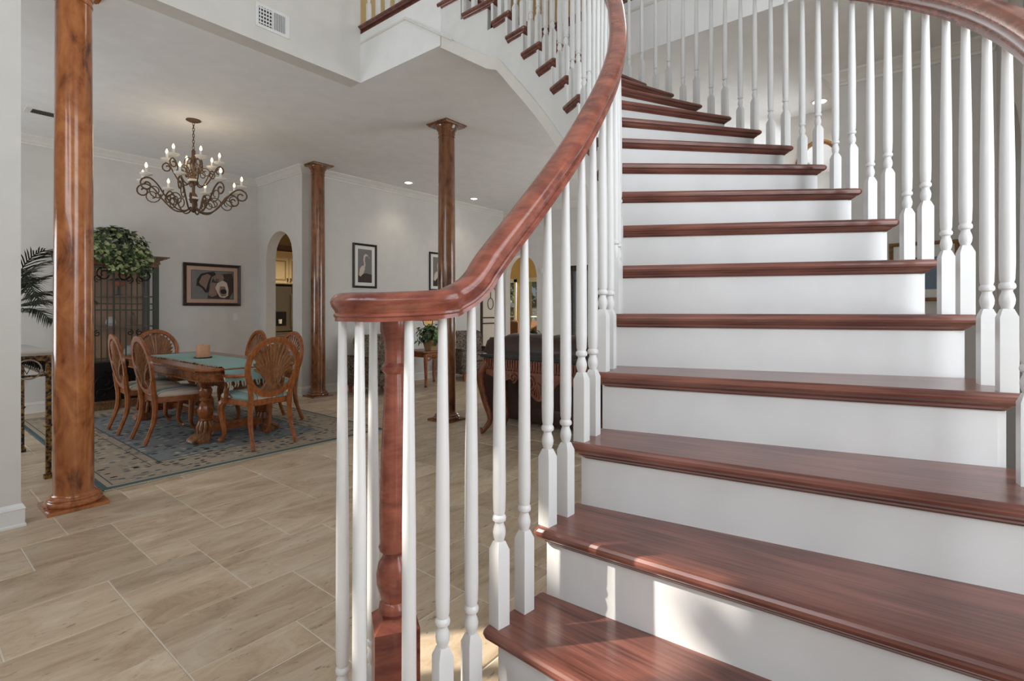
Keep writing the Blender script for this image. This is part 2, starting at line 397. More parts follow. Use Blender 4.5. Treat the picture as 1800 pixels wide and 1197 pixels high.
# ================================================================== staircase
CC = Vector((1.2, 2.5))
def th_out(k): return -46.2+5.75*(k-12)
def delta(k): return 2.8 if k <= 6 else (1.4 if k >= 11 else 2.8-(k-6)*.28)
def r_in(k):
    t = [(1, 1.74), (3, 1.735), (5, 1.725), (7, 1.70), (9, 1.658), (11, 1.635), (12, 1.63), (19, 1.63), (20, 1.655), (30, 1.66)]
    for (a, ra), (b, rb) in zip(t, t[1:]):
        if a <= k <= b: return ra+(rb-ra)*(k-a)/(b-a)
    return t[0][1]
ROUT = 2.728; XIN = 2.865; XOUT = 3.914
def polar(r, deg): return Vector((CC.x+r*math.cos(R_(deg)), CC.y+r*math.sin(R_(deg))))
def edge(k):
    """front (nosing) edge of tread k: inner and outer end in plan"""
    if k <= 20: return polar(r_in(k), th_out(k)-delta(k)), polar(ROUT, th_out(k))
    y = 2.49+.28*(k-20); return Vector((XIN, y)), Vector((XOUT, y))
def perp(a, b):                       # unit vector pointing uphill, normal to the edge
    d = (b-a).normalized(); return Vector((-d.y, d.x))
def isect(p, d, q, e):
    den = d.x*e.y-d.y*e.x; t = ((q.x-p.x)*e.y-(q.y-p.y)*e.x)/den; return p+d*t
stair = thing('staircase', 'curved white staircase with dark red oak treads', 'staircase', (0, 0, 0))
NOS = [(0, .011), (-.003, .005), (-.009, .001), (-.016, 0), (-.023, .002), (-.029, .009), (-.031, .015), (-.036, .018), (-.042, .026), (-.046, .029)]
def tread(k):
    a, b = edge(k); a2, b2 = edge(k+1)
    up = perp(a, b); up2 = perp(a2, b2)
    back_a, back_b = a2+up2*.035, b2+up2*.035
    mb = MB(); loops = []
    for dz, ins in NOS:
        # front line pushed uphill by ins, ends pulled in by ins
        fa, fb = a+up*ins, b+up*ins; fd = (fb-fa)
        ein, eout = (back_a-a).normalized(), (back_b-b).normalized()
        nin = Vector((ein.y, -ein.x)); nout = Vector((-eout.y, eout.x))
        if nin.dot(b-a) < 0: nin = -nin
        if nout.dot(a-b) < 0: nout = -nout
        ia, ob_ = a+nin*ins, b+nout*ins
        bd = back_b-back_a
        p1 = isect(fa, fd, ia, ein); p2 = isect(fa, fd, ob_, eout); p3 = isect(back_a, bd, ob_, eout); p4 = isect(back_a, bd, ia, ein)
        # clip the two front corners a little so that they read rounded
        c = .012
        d12 = (p2-p1).normalized(); d14 = (p4-p1).normalized(); d23 = (p3-p2).normalized()
        pl = [p1+d14*c, p1+(d12+d14)*c*.3, p1+d12*c, p2-d12*c, p2+(d23-d12)*c*.3, p2+d23*c, p3, p4]
        loops.append([(p.x, p.y, k*RISE+dz) for p in pl])
    mid = (a+b)/2; ang = math.atan2((b-a).y, (b-a).x); co, si = math.cos(-ang), math.sin(-ang)
    loc = lambda v: ((v[0]-mid.x)*co-(v[1]-mid.y)*si, (v[0]-mid.x)*si+(v[1]-mid.y)*co, v[2]-k*RISE)
    mb.loft([[loc(v) for v in l] for l in loops])
    o = mb.build('tread', OAK, stair); o.location = (mid.x, mid.y, k*RISE); o.rotation_euler = (0, 0, ang)
def riser(k):
    a, b = edge(k); up = perp(a, b); d = (b-a).normalized()
    p = a+up*.034+d*.024; q = b+up*.034-d*.045
    pl = [p, q, q+up*.02, p+up*.02]
    z0 = (k-1)*RISE-.004 if k > 1 else 0
    MB().prism([(v.x, v.y) for v in pl], z0, k*RISE-.03).build('riser', WHITE, stair)
for k in range(2, 22): tread(k)
for k in range(1, 23): riser(k)
# path of the inner / outer sides in plan as a function of the (real valued) step number
def side(k, inner, off):
    if k <= 20:
        if inner: return polar(r_in(k)+off, th_out(k)-delta(k))
        return polar(ROUT-off, th_out(k))
    y = 2.49+.28*(k-20)
    return Vector((XIN+off if inner else XOUT-off, y))
# starting step: wide bullnose that carries the volute
VOL = Vector((FW[0]*1.19+RT[0]*-.272, FW[1]*1.19+RT[1]*-.272))
def start_step():
    a2, b2 = edge(2); up2 = perp(a2, b2)
    a1, b1 = edge(1)
    pts = []
    ang0 = math.atan2((a2-VOL).y, (a2-VOL).x)
    c = [VOL+Vector((math.cos(t), math.sin(t)))*.20 for t in [R_(80+i*13) for i in range(15)]]
    pl = [a2+up2*.04]+c+[b1+Vector((-.1, -.02)), b1, b2+up2*.04]
    def lay(i): 
        g = sum((p for p in pl), Vector((0, 0)))/len(pl)
        return [p+(g-p).normalized()*i for p in pl]
    loops = [[(p.x, p.y, RISE+dz) for p in lay(ins)] for dz, ins in NOS]
    MB().loft(loops).build('tread', OAK, stair)
    MB().prism([(p.x, p.y) for p in lay(.045)], 0, RISE-.03).build('riser', WHITE, stair)
start_step()
def zbot(k):
    return max(0.0, k*RISE-.55)
def stringer(name, inner):
    mb = MB(); off = .03
    for k in range(2, 22):
        n = 4 if k < 21 else 3
        for i in range(n):
            sh = .25 if inner else .14; k0, k1 = k+sh+i/n, k+sh+(i+1)/n
            p0, p1, q0, q1 = side(k0, inner, off), side(k1, inner, off), side(k0, inner, off+.04), side(k1, inner, off+.04)
            sh0 = Vector((0, 0))
            zt = k*RISE-.032
            vs = [(p.x, p.y, z) for p, z in ((p0, zbot(k0)), (p1, zbot(k1)), (q1, zbot(k1)), (q0, zbot(k0)), (p0, zt), (p1, zt), (q1, zt), (q0, zt))]
            mb.add(vs, [(0, 3, 2, 1), (4, 5, 6, 7), (0, 1, 5, 4), (1, 2, 6, 5), (2, 3, 7, 6), (3, 0, 4, 7)])
    return mb.build(name, WHITE, stair)
stringer('stringer', True); stringer('stringer', False)
# flat band along the lower edge of the inner stringer and the soffit under the flight
mb = MB(); ks = [4+.25*i for i in range(73)]
for a, b in zip(ks, ks[1:]):
    if b > 22.05: break
    vs = []
    for kk in (a, b):
        p, q = side(kk, True, .018), side(kk, True, .034)
        for v, z in ((p, zbot(kk)), (q, zbot(kk)), (q, zbot(kk)+.105), (p, zbot(kk)+.10)): vs.append((v.x, v.y, z))
    mb.add(vs, [(0, 1, 2, 3), (4, 7, 6, 5), (0, 4, 5, 1), (1, 5, 6, 2), (2, 6, 7, 3), (3, 7, 4, 0)])
mb.build('stringer_band', TRIM, stair)
MB().tube([(2.868, 3.5, 3.805), (2.858, 3.07, 3.525), (2.855, 2.9, 3.415)], .008, 6).build('stringer_bead', TRIM, stair)
mb = MB(); vs = []; fs = []
for i, kk in enumerate(ks):
    if kk > 22.05: break
    p, q = side(kk, True, .034), side(kk, False, .034); z = zbot(kk)+.004
    vs += [(p.x, p.y, z), (q.x, q.y, z), (q.x, q.y, z+.02), (p.x, p.y, z+.02)]
    if i: 
        o = 4*i; fs += [(o-4, o-3, o+1, o), (o-2, o-1, o+3, o+2), (o-3, o-2, o+2, o+1), (o-1, o-4, o, o+3)]
mb.add(vs, fs); mb.build('soffit', CEIL, stair)
# upper floor edge: white slab faces are part of the ceiling; oak nosing along the landing and the far side
NOSP = [(0, -.03), (.012, -.03), (.014, -.022), (.03, -.016), (.033, -.006), (.028, 0), (-.1, 0), (-.1, -.03)]
o = MB().sweep(NOSP, [(2.885, FY, FL2), (2.885, 3.05, FL2), (3.95, 3.05, FL2)]).build('landing_nosing', OAK)
tag(o, 'red oak nosing along the edge of the upper landing', 'floor edge')
o = MB().sweep([(-u, v) for u, v in NOSP], [(4.0, -.4, FL2), (4.0, 3.05, FL2)]).build('floor_nosing', OAK)
tag(o, 'dark oak nosing of the upstairs hall behind the stair', 'floor edge')
struct(MB().box((4.0, -.62, 3.89), (6.6, 5.7, FL2-.002)).box((2.9, 3.1, 3.89), (4.0, 5.7, FL2-.002)).build('floor_upper', OAK), 'upstairs wooden floor')
# ------------------------------------------------------------------ balusters
BAL_W = .017
def bal_mesh(L):
    mb = MB(); h = .175; w = BAL_W
    # square block with chamfered shoulders
    mb.loft([[(-w, -w, 0), (w, -w, 0), (w, w, 0), (-w, w, 0)], [(-w, -w, h), (w, -w, h), (w, w, h), (-w, w, h)],
             [(-.010, -.010, h+.02), (.010, -.010, h+.02), (.010, .010, h+.02), (-.010, .010, h+.02)]])
    t = L-.25
    prof = [(.010, h+.012), (.0105, h+.02), (.0145, h+.032), (.0155, h+.042), (.0135, h+.052), (.0105, h+.060), (.0105, h+.064), (.0155, h+.068), (.0165, h+.073),
            (.0155, h+.078), (.0125, h+.082), (.0145, h+.09), (.0155, h+.13), (.0145, h+.09+t*.45), (.0095, L)]
    mb.lathe(prof, 12)
    me = bpy.data.meshes.new('baluster'); me.from_pydata(mb.v, [], mb.f); me.update()
    bm = bmesh.new(); bm.from_mesh(me); bmesh.ops.recalc_face_normals(bm, faces=bm.faces); bm.to_mesh(me); bm.free()
    me.materials.append(WHITE); me.polygons.foreach_set('use_smooth', [True]*len(me.polygons)); me.set_sharp_from_angle(angle=R_(35))
    return me
BM = {}
def baluster(parent, p, z, L, rz):
    L = round(L, 3)
    if L not in BM: BM[L] = bal_mesh(L)
    o = bpy.data.objects.new('baluster', BM[L]); COL.objects.link(o); o.parent = parent
    o.location = (p.x, p.y, z); o.rotation_euler = (0, 0, rz); return o
RAILP = [(.0, .062), (.014, .0615), (.025, .0575), (.0325, .049), (.0345, .041), (.032, .032), (.026, .024), (.0235, .018), (.027, .0155), (.0275, .011), (.0245, .008), (.0245, 0)]
RAILP = RAILP+[(-u, v) for u, v in reversed(RAILP) if u > 0]
def zrail(k): return k*RISE+.82-.03          # underside of rail above (real valued) step number k; baluster 1 stands at k+.2
def rail_sweep(path):
    pts = [Vector(p) for p in path]; n = len(pts); k = len(RAILP); mb = MB(); vs = []
    for i, p in enumerate(pts):
        t = (pts[min(i+1, n-1)]-pts[max(i-1, 0)]).normalized(); q = Vector((t.y, -t.x, 0)).normalized(); up_ = q.cross(t)
        if up_.z < 0: up_ = -up_
        for u, v in RAILP: vs.append(p+q*u+up_*v)
    mb.add(vs, [(i*k+j, i*k+(j+1) % k, (i+1)*k+(j+1) % k, (i+1)*k+j) for i in range(n-1) for j in range(k)]+[tuple(range(k-1, -1, -1)), tuple((n-1)*k+i for i in range(k))])
    return mb
inner = thing('stair_railing', 'white baluster railing with red oak handrail curling into a volute at the left', 'railing', (VOL.x, VOL.y, 0), 0, None)
io = Vector((VOL.x, VOL.y))
def L2(p): return Vector((p.x-io.x, p.y-io.y))
for k in range(2, 22):
    for f in ((.22, .70) if k > 2 else (.34, .76)):
        kk = k+f; p = side(kk, True, .022)
        a = math.atan2(p.y-CC.y, p.x-CC.x) if kk < 20 else 0
        L = zrail(kk)-k*RISE+.006
        if k == 2: L = [1.258, 1.286][f > .5]-k*RISE
        baluster(inner, L2(p), k*RISE, L, a)
# rail path: volute spiral, easing, helical climb, straight top, landing
pth = []
p2 = side(2.3, True, .022); ZV = 1.2475
# spiral in camera-like plan: starts near stair end and curls clockwise round the newel
v0 = p2-VOL; a0 = math.atan2(v0.y, v0.x); r0 = v0.length
SP = []
for i in range(27):
    t = i/26; a = a0-R_(38)-R_(300)*t
    rr = .122-.05*t
    SP.append(VOL+Vector((math.cos(a), math.sin(a)))*rr)
spv = [Vector((q.x, q.y, ZV)) for q in reversed(SP)]
clim = []
for i in range(0, 81):
    kk = 3.22+(20.0-3.22)*i/80; q = side(kk, True, .022); clim.append(Vector((q.x, q.y, zrail(kk))))
q1 = side(2.3, True, .022); q2 = side(2.62, True, .022)
ease = []
for kk, z in ((2.3, 1.2535), (2.55, 1.2655), (2.8, 1.2885), (3.02, 1.3235)):
    q = side(kk, True, .022); ease.append(Vector((q.x, q.y, z)))
top = [Vector((XIN+.03, 2.49+.28*(kk-20), zrail(kk))) for kk in (20.5, 21, 21.5, 22)]
top += [Vector((XIN+.03, 3.2, FL2+.86)), Vector((XIN+.03, 3.4, FL2+.90)), Vector((XIN+.03, FY, FL2+.90))]
key = spv[:-1]+ease+clim[::4]+top
path = spline([p-Vector((io.x, io.y, 0)) for p in key], 4)
rail_sweep(path).build('handrail', RAILW, inner, True)
# newel and volute balusters
nw = MB(); s = .05
nh = .37
nw.loft([[(-s, -s, RISE), (s, -s, RISE), (s, s, RISE), (-s, s, RISE)], [(-s, -s, RISE+nh-.0), (s, -s, RISE+nh), (s, s, RISE+nh), (-s, s, RISE+nh)],
         [(-.03, -.03, RISE+nh+.02), (.03, -.03, RISE+nh+.02), (.03, .03, RISE+nh+.02), (-.03, .03, RISE+nh+.02)]])
zb = RISE+nh
nw.lathe([(.028, zb+.01), (.032, zb+.02), (.038, zb+.03), (.036, zb+.045), (.03, zb+.052), (.034, zb+.06), (.042, zb+.09), (.043, zb+.115), (.038, zb+.14), (.028, zb+.155), (.027, zb+.162),
          (.036, zb+.168), (.038, zb+.176), (.034, zb+.185), (.035, zb+.20), (.0365, zb+.25), (.033, zb+.38), (.025, zb+.54), (.0235, zb+.575), (.030, zb+.582), (.031, zb+.592), (.024, zb+.60),
          (.0235, zb+.62), (.027, zb+.655), (.034, zb+.672), (.034, ZV+.004)], 20)
o = nw.build('newel_post', RAILW, inner, True); o.rotation_euler = (0, 0, R_(58))
for (px_, d) in ((719, 1.075), (632, 1.085), (602, 1.20), (656, 1.30)):
    l = (px_-900)/FPX*d; q = Vector((FW[0]*d+RT[0]*l, FW[1]*d+RT[1]*l))
    baluster(inner, L2(q), RISE, ZV-RISE+.004, R_(20))
# landing part of the inner railing
for y in (3.20, 3.34, 3.48, 3.62, 3.76, 3.90, 4.04): baluster(inner, L2(Vector((XIN+.03, y))), FL2, .905, 0)
outer = thing('stair_railing', 'white baluster railing with red oak handrail along the right side of the stair', 'railing', (1.1, -.2, 0))
oo = Vector((1.1, -.2))
for k in range(3, 22):
    for f in (.12, .60):
        kk = k+f; p = side(kk, False, .03)
        a = math.atan2(p.y-CC.y, p.x-CC.x) if kk < 20 else 0
        baluster(outer, p-oo, k*RISE, zrail(kk+.1)-k*RISE+.006, a)
opth = []
for i in range(0, 61):
    kk = 2.4+(22.0-2.4)*i/60; q = side(kk, False, .03); opth.append(Vector((q.x-oo.x, q.y-oo.y, zrail(kk+.1))))
rail_sweep(spline(opth, 2)).build('handrail', RAILW, outer, True)
up = thing('upper_railing', 'white baluster railing at the upstairs hall edge behind the stair', 'railing', (4.06, 1.5, FL2))
for i in range(15): baluster(up, Vector((0, -1.1+.19*i)), 0, .905, 0)
MB().sweep(RAILP, [(0, -1.3, .9), (0, 1.55, .9)]).build('handrail', RAILW, up, True)
# ================================================================== columns
def column(x, y, m, label):
    t = thing('column', label, 'column', (x, y, 0), 0, 'round wooden columns')
    MB().box((-.155, -.155, 0), (.155, .155, .022)).build('plinth', m, t)
    MB().lathe([(.145, .022), (.152, .034), (.15, .046), (.138, .052), (.135, .058), (.138, .066), (.13, .074), (.118, .08), (.115, .088), (.108, .094)], 32).build('base', m, t, True)
    n = 24; pr = [(.105-.012*(i/n)**1.6, .09+(ZC-.22)*i/n) for i in range(n+1)]
    MB().lathe(pr, 36).build('shaft', m, t, True)
    z = ZC-.13
    MB().lathe([(.093, z-.03), (.099, z-.026), (.099, z-.016), (.094, z-.012), (.094, z+.01), (.1, z+.016), (.1, z+.03), (.096, z+.034), (.112, z+.06), (.13, z+.085), (.135, z+.1)], 32).build('capital', m, t, True)
    MB().box((-.15, -.15, z+.1), (.15, .15, z+.115)).box((-.165, -.165, z+.115), (.165, .165, ZC)).build('abacus', m, t)
column(.815, 4.33, COLW, 'glossy copper brown column nearest the white wall end')
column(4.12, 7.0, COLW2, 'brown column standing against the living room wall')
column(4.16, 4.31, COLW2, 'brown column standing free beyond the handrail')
# ================================================================== pictures
def flatpoly(name, pts, z, m, parent):
    """flat print on the xz plane, z: distance in front of the backing (towards -y)"""
    return mesh_ob(name, [(x, -z, y) for x, y in pts], [tuple(range(len(pts)))], m, parent)
def frame_parts(t, w, h, fw, m, dep=.03, name='frame'):
    prof = [(0, 0), (0, dep*.7), (fw*.3, dep), (fw*.75, dep*.75), (fw, dep*.45), (fw, 0)]
    loops = []
    for (u, v) in prof:
        loops.append([(-w/2+u, -v, -h/2+u), (w/2-u, -v, -h/2+u), (w/2-u, -v, h/2-u), (-w/2+u, -v, h/2-u)])
    mb = MB(); k = 4; n = len(loops)
    mb.add([p for l in loops for p in l], [(i*k+j, i*k+(j+1) % k, ((i+1) % n)*k+(j+1) % k, ((i+1) % n)*k+j) for i in range(n) for j in range(k)])
    return mb.build(name, m, t)
FRAMEB = flat('black_frame', srgb(24, 18, 16), .3); FRAMED = flat('dark_brown_frame', srgb(46, 28, 20), .35)
MATP = flat('pink_beige_mat', srgb(192, 160, 140), .8); MATW = flat('white_mat', srgb(228, 226, 220), .8)
PGREY = flat('print_grey', srgb(118, 116, 114), .7, bscale=9); PDARK = flat('print_black', srgb(26, 22, 22), .7); PBROWN = flat('print_dark_brown', srgb(62, 46, 40), .7, bscale=14)
PLIGHT = flat('print_light', srgb(206, 188, 174), .7); PMID = flat('print_mid', srgb(134, 110, 98), .7, bscale=14); PINK = flat('print_pink', srgb(170, 128, 112), .7)
dog = thing('framed_picture', 'framed portrait of a dark dog with pink beige mat on dining wall', 'picture', (3.285, 8.595, 1.67))
frame_parts(dog, .82, .65, .045, FRAMED)
flatpoly('mat', [(-.37, -.285), (.37, -.285), (.37, .285), (-.37, .285)], .006, MATP, dog)
flatpoly('inner_border', [(-.305, -.222), (.305, -.222), (.305, .222), (-.305, .222)], .008, FRAMEB, dog)
pr = flatpoly('print', [(-.295, -.212), (.295, -.212), (.295, .212), (-.295, .212)], .010, PGREY, dog)
flatpoly('shadow_shape', [(-.08, -.212), (-.06, -.05), (.0, .1), (.06, .17), (.28, .19), (.295, .1), (.295, -.1), (.24, -.212)], .012, PBROWN, pr)
flatpoly('ear_shape', [(-.235, -.02), (-.225, .08), (-.17, .165), (-.07, .195), (.02, .205), (.04, .16), (-.02, .12), (-.05, .0), (-.07, -.12), (-.11, -.125), (-.15, -.06), (-.19, -.03)], .0135, PDARK, pr)
flatpoly('ear_light_shape', [(-.2, .03), (-.16, .13), (-.08, .17), (-.03, .14), (-.07, .04), (-.1, -.08), (-.13, -.04), (-.17, -.01)], .0145, PMID, pr)
flatpoly('brow_shape', [(.0, .11), (.06, .175), (.14, .17), (.16, .1), (.12, .05), (.03, .06)], .0135, PMID, pr)
flatpoly('muzzle_shape', [(.06, .03), (.14, .075), (.2, .04), (.225, -.06), (.22, -.16), (.17, -.2), (.1, -.19), (.06, -.12), (.03, -.05)], .0145, PLIGHT, pr)
flatpoly('cheek_shape', [(-.03, .04), (.05, .03), (.03, -.06), (.06, -.15), (-.01, -.19), (-.07, -.16), (-.05, -.05)], .0140, PMID, pr)
flatpoly('dark_muzzle_shape', [(.10, -.02), (.17, -.02), (.2, -.1), (.19, -.17), (.12, -.18), (.085, -.11)], .0155, PMID, pr)
flatpoly('nose_shape', [(.11, -.075), (.15, -.06), (.19, -.075), (.195, -.115), (.165, -.14), (.125, -.135), (.105, -.11)], .0165, PDARK, pr)
for x in (.06, .215):
    flatpoly('eye_shape', [(x-.025, .085), (x, .1), (x+.025, .088), (x+.015, .066), (x-.015, .066)], .0165, PDARK, pr)
    flatpoly('eye_glint', [(x-.004, .088), (x+.006, .09), (x+.006, .081), (x-.004, .08)], .0172, PLIGHT, pr)
def heron(x, label):
    t = thing('framed_picture', label, 'picture', (x, 7.195, 2.01), 0, 'heron pictures')
    frame_parts(t, .46, .73, .035, FRAMEB)
    flatpoly('mat', [(-.2, -.335), (.2, -.335), (.2, .335), (-.2, .335)], .006, MATW, t)
    p = flatpoly('print', [(-.135, -.275), (.135, -.275), (.135, .275), (-.135, .275)], .008, PGREY, t)
    flatpoly('water_shape', [(-.135, -.275), (.135, -.275), (.135, -.14), (.02, -.12), (-.135, -.16)], .009, PBROWN, p)
    flatpoly('body_shape', [(-.12, -.16), (-.1, -.05), (-.06, .0), (-.02, .0), (0, -.05), (-.03, -.12), (-.08, -.18)], .010, PLIGHT, p)
    flatpoly('neck_shape', [(-.04, -.02), (-.005, -.03), (.01, .02), (-.005, .09), (.0, .14), (.02, .165), (.05, .16), (.1, .125), (.05, .185), (.01, .2), (-.025, .17), (-.035, .1), (-.02, .03)], .011, PLIGHT, p)
    flatpoly('bill_shape', [(.045, .178), (.125, .125), (.05, .162)], .012, PMID, p)
    flatpoly('leg_shape', [(-.05, -.15), (-.04, -.15), (-.03, -.25), (-.038, -.25)], .012, PDARK, p)
    flatpoly('leg_shape', [(-.075, -.16), (-.066, -.16), (-.085, -.26), (-.093, -.26)], .012, PDARK, p)
    return t
heron(5.075, 'black framed grey heron print on the living room wall left of the free column')
heron(6.72, 'black framed print on the living room wall half hidden behind the free column')
hp = thing('framed_picture', 'wood framed landscape picture on the hall wall behind the stair', 'picture', (5.515, -.01, 1.60), R_(-90))
frame_parts(hp, .46, .5, .03, CASEW)
flatpoly('mat', [(-.2, -.22), (.2, -.22), (.2, .22), (-.2, .22)], .006, MATW, hp)
flatpoly('print', [(-.14, -.15), (.14, -.15), (.14, .12), (-.14, .12)], .008, flat('print_blue_grey', srgb(120, 134, 152), .7), hp)
# ================================================================== vents, outlets, sensors
VENTD = flat('vent_dark', srgb(40, 38, 36), .6)
v = thing('air_vent', 'white two panel air vent on the upper foyer wall', 'vent', (2.04, FY, 3.645))
MB().box((-.14, -.008, -.095), (.14, 0, .095)).build('frame', WHITE, v)
MB().box((-.115, -.010, -.07), (-.005, -.0085, .07)).build('grille_opening', VENTD, v)
for i in range(5): MB().box((-.115, -.013, -.062+i*.029), (-.005, -.0105, -.052+i*.029)).build('slat', WHITE, v)
for i in range(5): MB().box((-.108+i*.023, -.0145, -.07), (-.1+i*.023, -.0135, .07)).build('slat', WHITE, v)
for i in range(8): MB().box((.01+i*.012, -.011, -.07), (.013+i*.012, -.009, .07)).build('louver', VENTD, v)
v = thing('ceiling_vent', 'small slotted vent in the dining room ceiling', 'vent', (1.2, 7.45, ZC-.012))
MB().box((-.2, -.1, 0), (.2, .1, .012)).build('frame', TRIM, v)
for i in range(6): MB().box((-.15, -.07+i*.025, -.004), (.15, -.06+i*.025, .001)).build('slot', VENTD, v)
def outlet(x, y, z, rz, label, kind='outlet'):
    t = thing('wall_'+kind, label, kind, (x, y, z), rz)
    MB().box((-.036, -.006, -.058), (.036, 0, .058)).build('plate', WHITE, t)
    for s in (-.022, .022):
        if kind == 'outlet': MB().box((-.012, -.008, s-.013), (.012, -.006, s+.013)).build('socket', VENTD if False else TRIM, t)
    if kind != 'outlet': MB().box((-.008, -.012, -.018), (.008, -.006, .018)).build('toggle', WHITE, t)
outlet(1.12, 8.6, .42, 0, 'white outlet low on the dining wall behind the console')
outlet(3.62, 8.6, 1.17, 0, 'white switch plate on the dining wall below the dog picture', 'switch')
outlet(4.44, 7.2, .42, 0, 'white outlet on the living room wall right of the wall column')
o = MB().box((-.03, -.04, -.05), (0, .04, .05)).box((-.05, -.025, -.02), (-.03, .025, .03)).build('alarm_sensor', WHITE); o.location = (8.66, 6.12, 2.1)
tag(o, 'small white sensor on the far wall beside the arch', 'sensor')
# ================================================================== recessed lights
LAMPW = emit('lamp_glow', (1, .93, .82, 1), 14)
def downlight(x, y, z, label, watt=12):
    t = thing('ceiling_light', label, 'light', (x, y, z), 0, 'recessed ceiling lights')
    mb = MB(); n = 24; loops = []
    for r, h in ((.085, 0), (.085, -.006), (.065, -.008), (.06, -.002), (.055, -.001)): loops.append([(r*math.cos(2*PI*i/n), r*math.sin(2*PI*i/n), h) for i in range(n)])
    mb.loft(loops, False); mb.build('trim_ring', WHITE, t, True)
    MB().lathe([(.054, -.004), (.04, -.009), (.01, -.011)], 20).build('bulb', LAMPW, t, True)
    l = bpy.data.lights.new('downlight', 'SPOT'); l.energy = watt; l.spot_size = R_(110); l.spot_blend = .8; l.color = (1, .88, .72); l.shadow_soft_size = .05
    lo = bpy.data.objects.new('downlight', l); COL.objects.link(lo); lo.location = (0, 0, -.03); lo.parent = t
downlight(5.63, 6.75, ZC, 'lit recessed ceiling light left of the free column')
downlight(7.22, 6.73, ZC, 'lit recessed ceiling light right of the free column')
downlight(6.1, .82, ZC, 'lit recessed ceiling light above the side hall')
downlight(6.95, .84, 3.28, 'lit recessed light seen inside the small hall arch, farther one')
downlight(6.7, .74, 3.22, 'lit recessed light seen inside the small hall arch, nearer one')
struct(MB().box((6.5, .62, 3.29), (9.0, 1.2, 3.4)).build('ceiling_hall', CEIL), 'lower ceiling beyond the hall arch')
# ================================================================== dining room
CHW = wood('chair_wood', srgb(112, 58, 24), srgb(178, 104, 52), .3, (9, 9, 9), .3)
CHD = wood('carved_wood', srgb(98, 58, 30), srgb(156, 104, 62), .4, (12, 12, 12), .2)
TBW = wood('table_wood', srgb(98, 48, 20), srgb(160, 92, 46), .25, (4, 14, 14), .4)
def stripes(name):
    m, n, b = nmat(name)
    tc = n.nodes.new('ShaderNodeTexCoord'); sx = n.nodes.new('ShaderNodeSeparateXYZ'); n.links.new(tc.outputs['Object'], sx.inputs[0])
    a = add(n, 'ShaderNodeMath', operation='MULTIPLY_ADD'); a.inputs[1].default_value = 3.4; a.inputs[2].default_value = 10.2
    n.links.new(sx.outputs[0], a.inputs[0])
    f = add(n, 'ShaderNodeMath', operation='FRACT'); n.links.new(a.outputs[0], f.inputs[0])
    cream, teal, br, lt = srgb(216, 204, 188), srgb(132, 160, 158), srgb(112, 88, 70), srgb(186, 196, 192)
    r = ramp(n, [(0, cream), (.26, br)]); r.color_ramp.interpolation = 'CONSTANT'
    for p, c in ((.29, cream), (.40, br), (.42, teal), (.64, br), (.66, lt), (.80, br), (.82, cream)):
        e = r.color_ramp.elements.new(p); e.color = c
    n.links.new(f.outputs[0], r.inputs[0]); n.links.new(r.outputs[0], b.inputs['Base Color']); b.inputs['Roughness'].default_value = .8
    nz = add(n, 'ShaderNodeTexNoise', Scale=220.0); n.links.new(tc.outputs['Object'], nz.inputs[0]); bump(n, b, nz.outputs[0], .15, .002)
    return m
STR = stripes('striped_fabric')
def rrect(w0, w1, d0, d1, z, rad, n=5):
    """rounded trapezoid: half width w0 at y=d0, w1 at y=d1"""
    c = [(-w0, d0, 180, 270), (w0, d0, 270, 360), (w1, d1, 0, 90), (-w1, d1, 90, 180)]; out = []
    for x, y, a, b_ in c:
        cx = x+rad*(1 if x < 0 else -1); cy = y+rad*(1 if y == d0 else -1)
        for i in range(n+1):
            t = R_(a+(b_-a)*i/n); out.append((cx+rad*math.cos(t), cy+rad*math.sin(t), z))
    return out
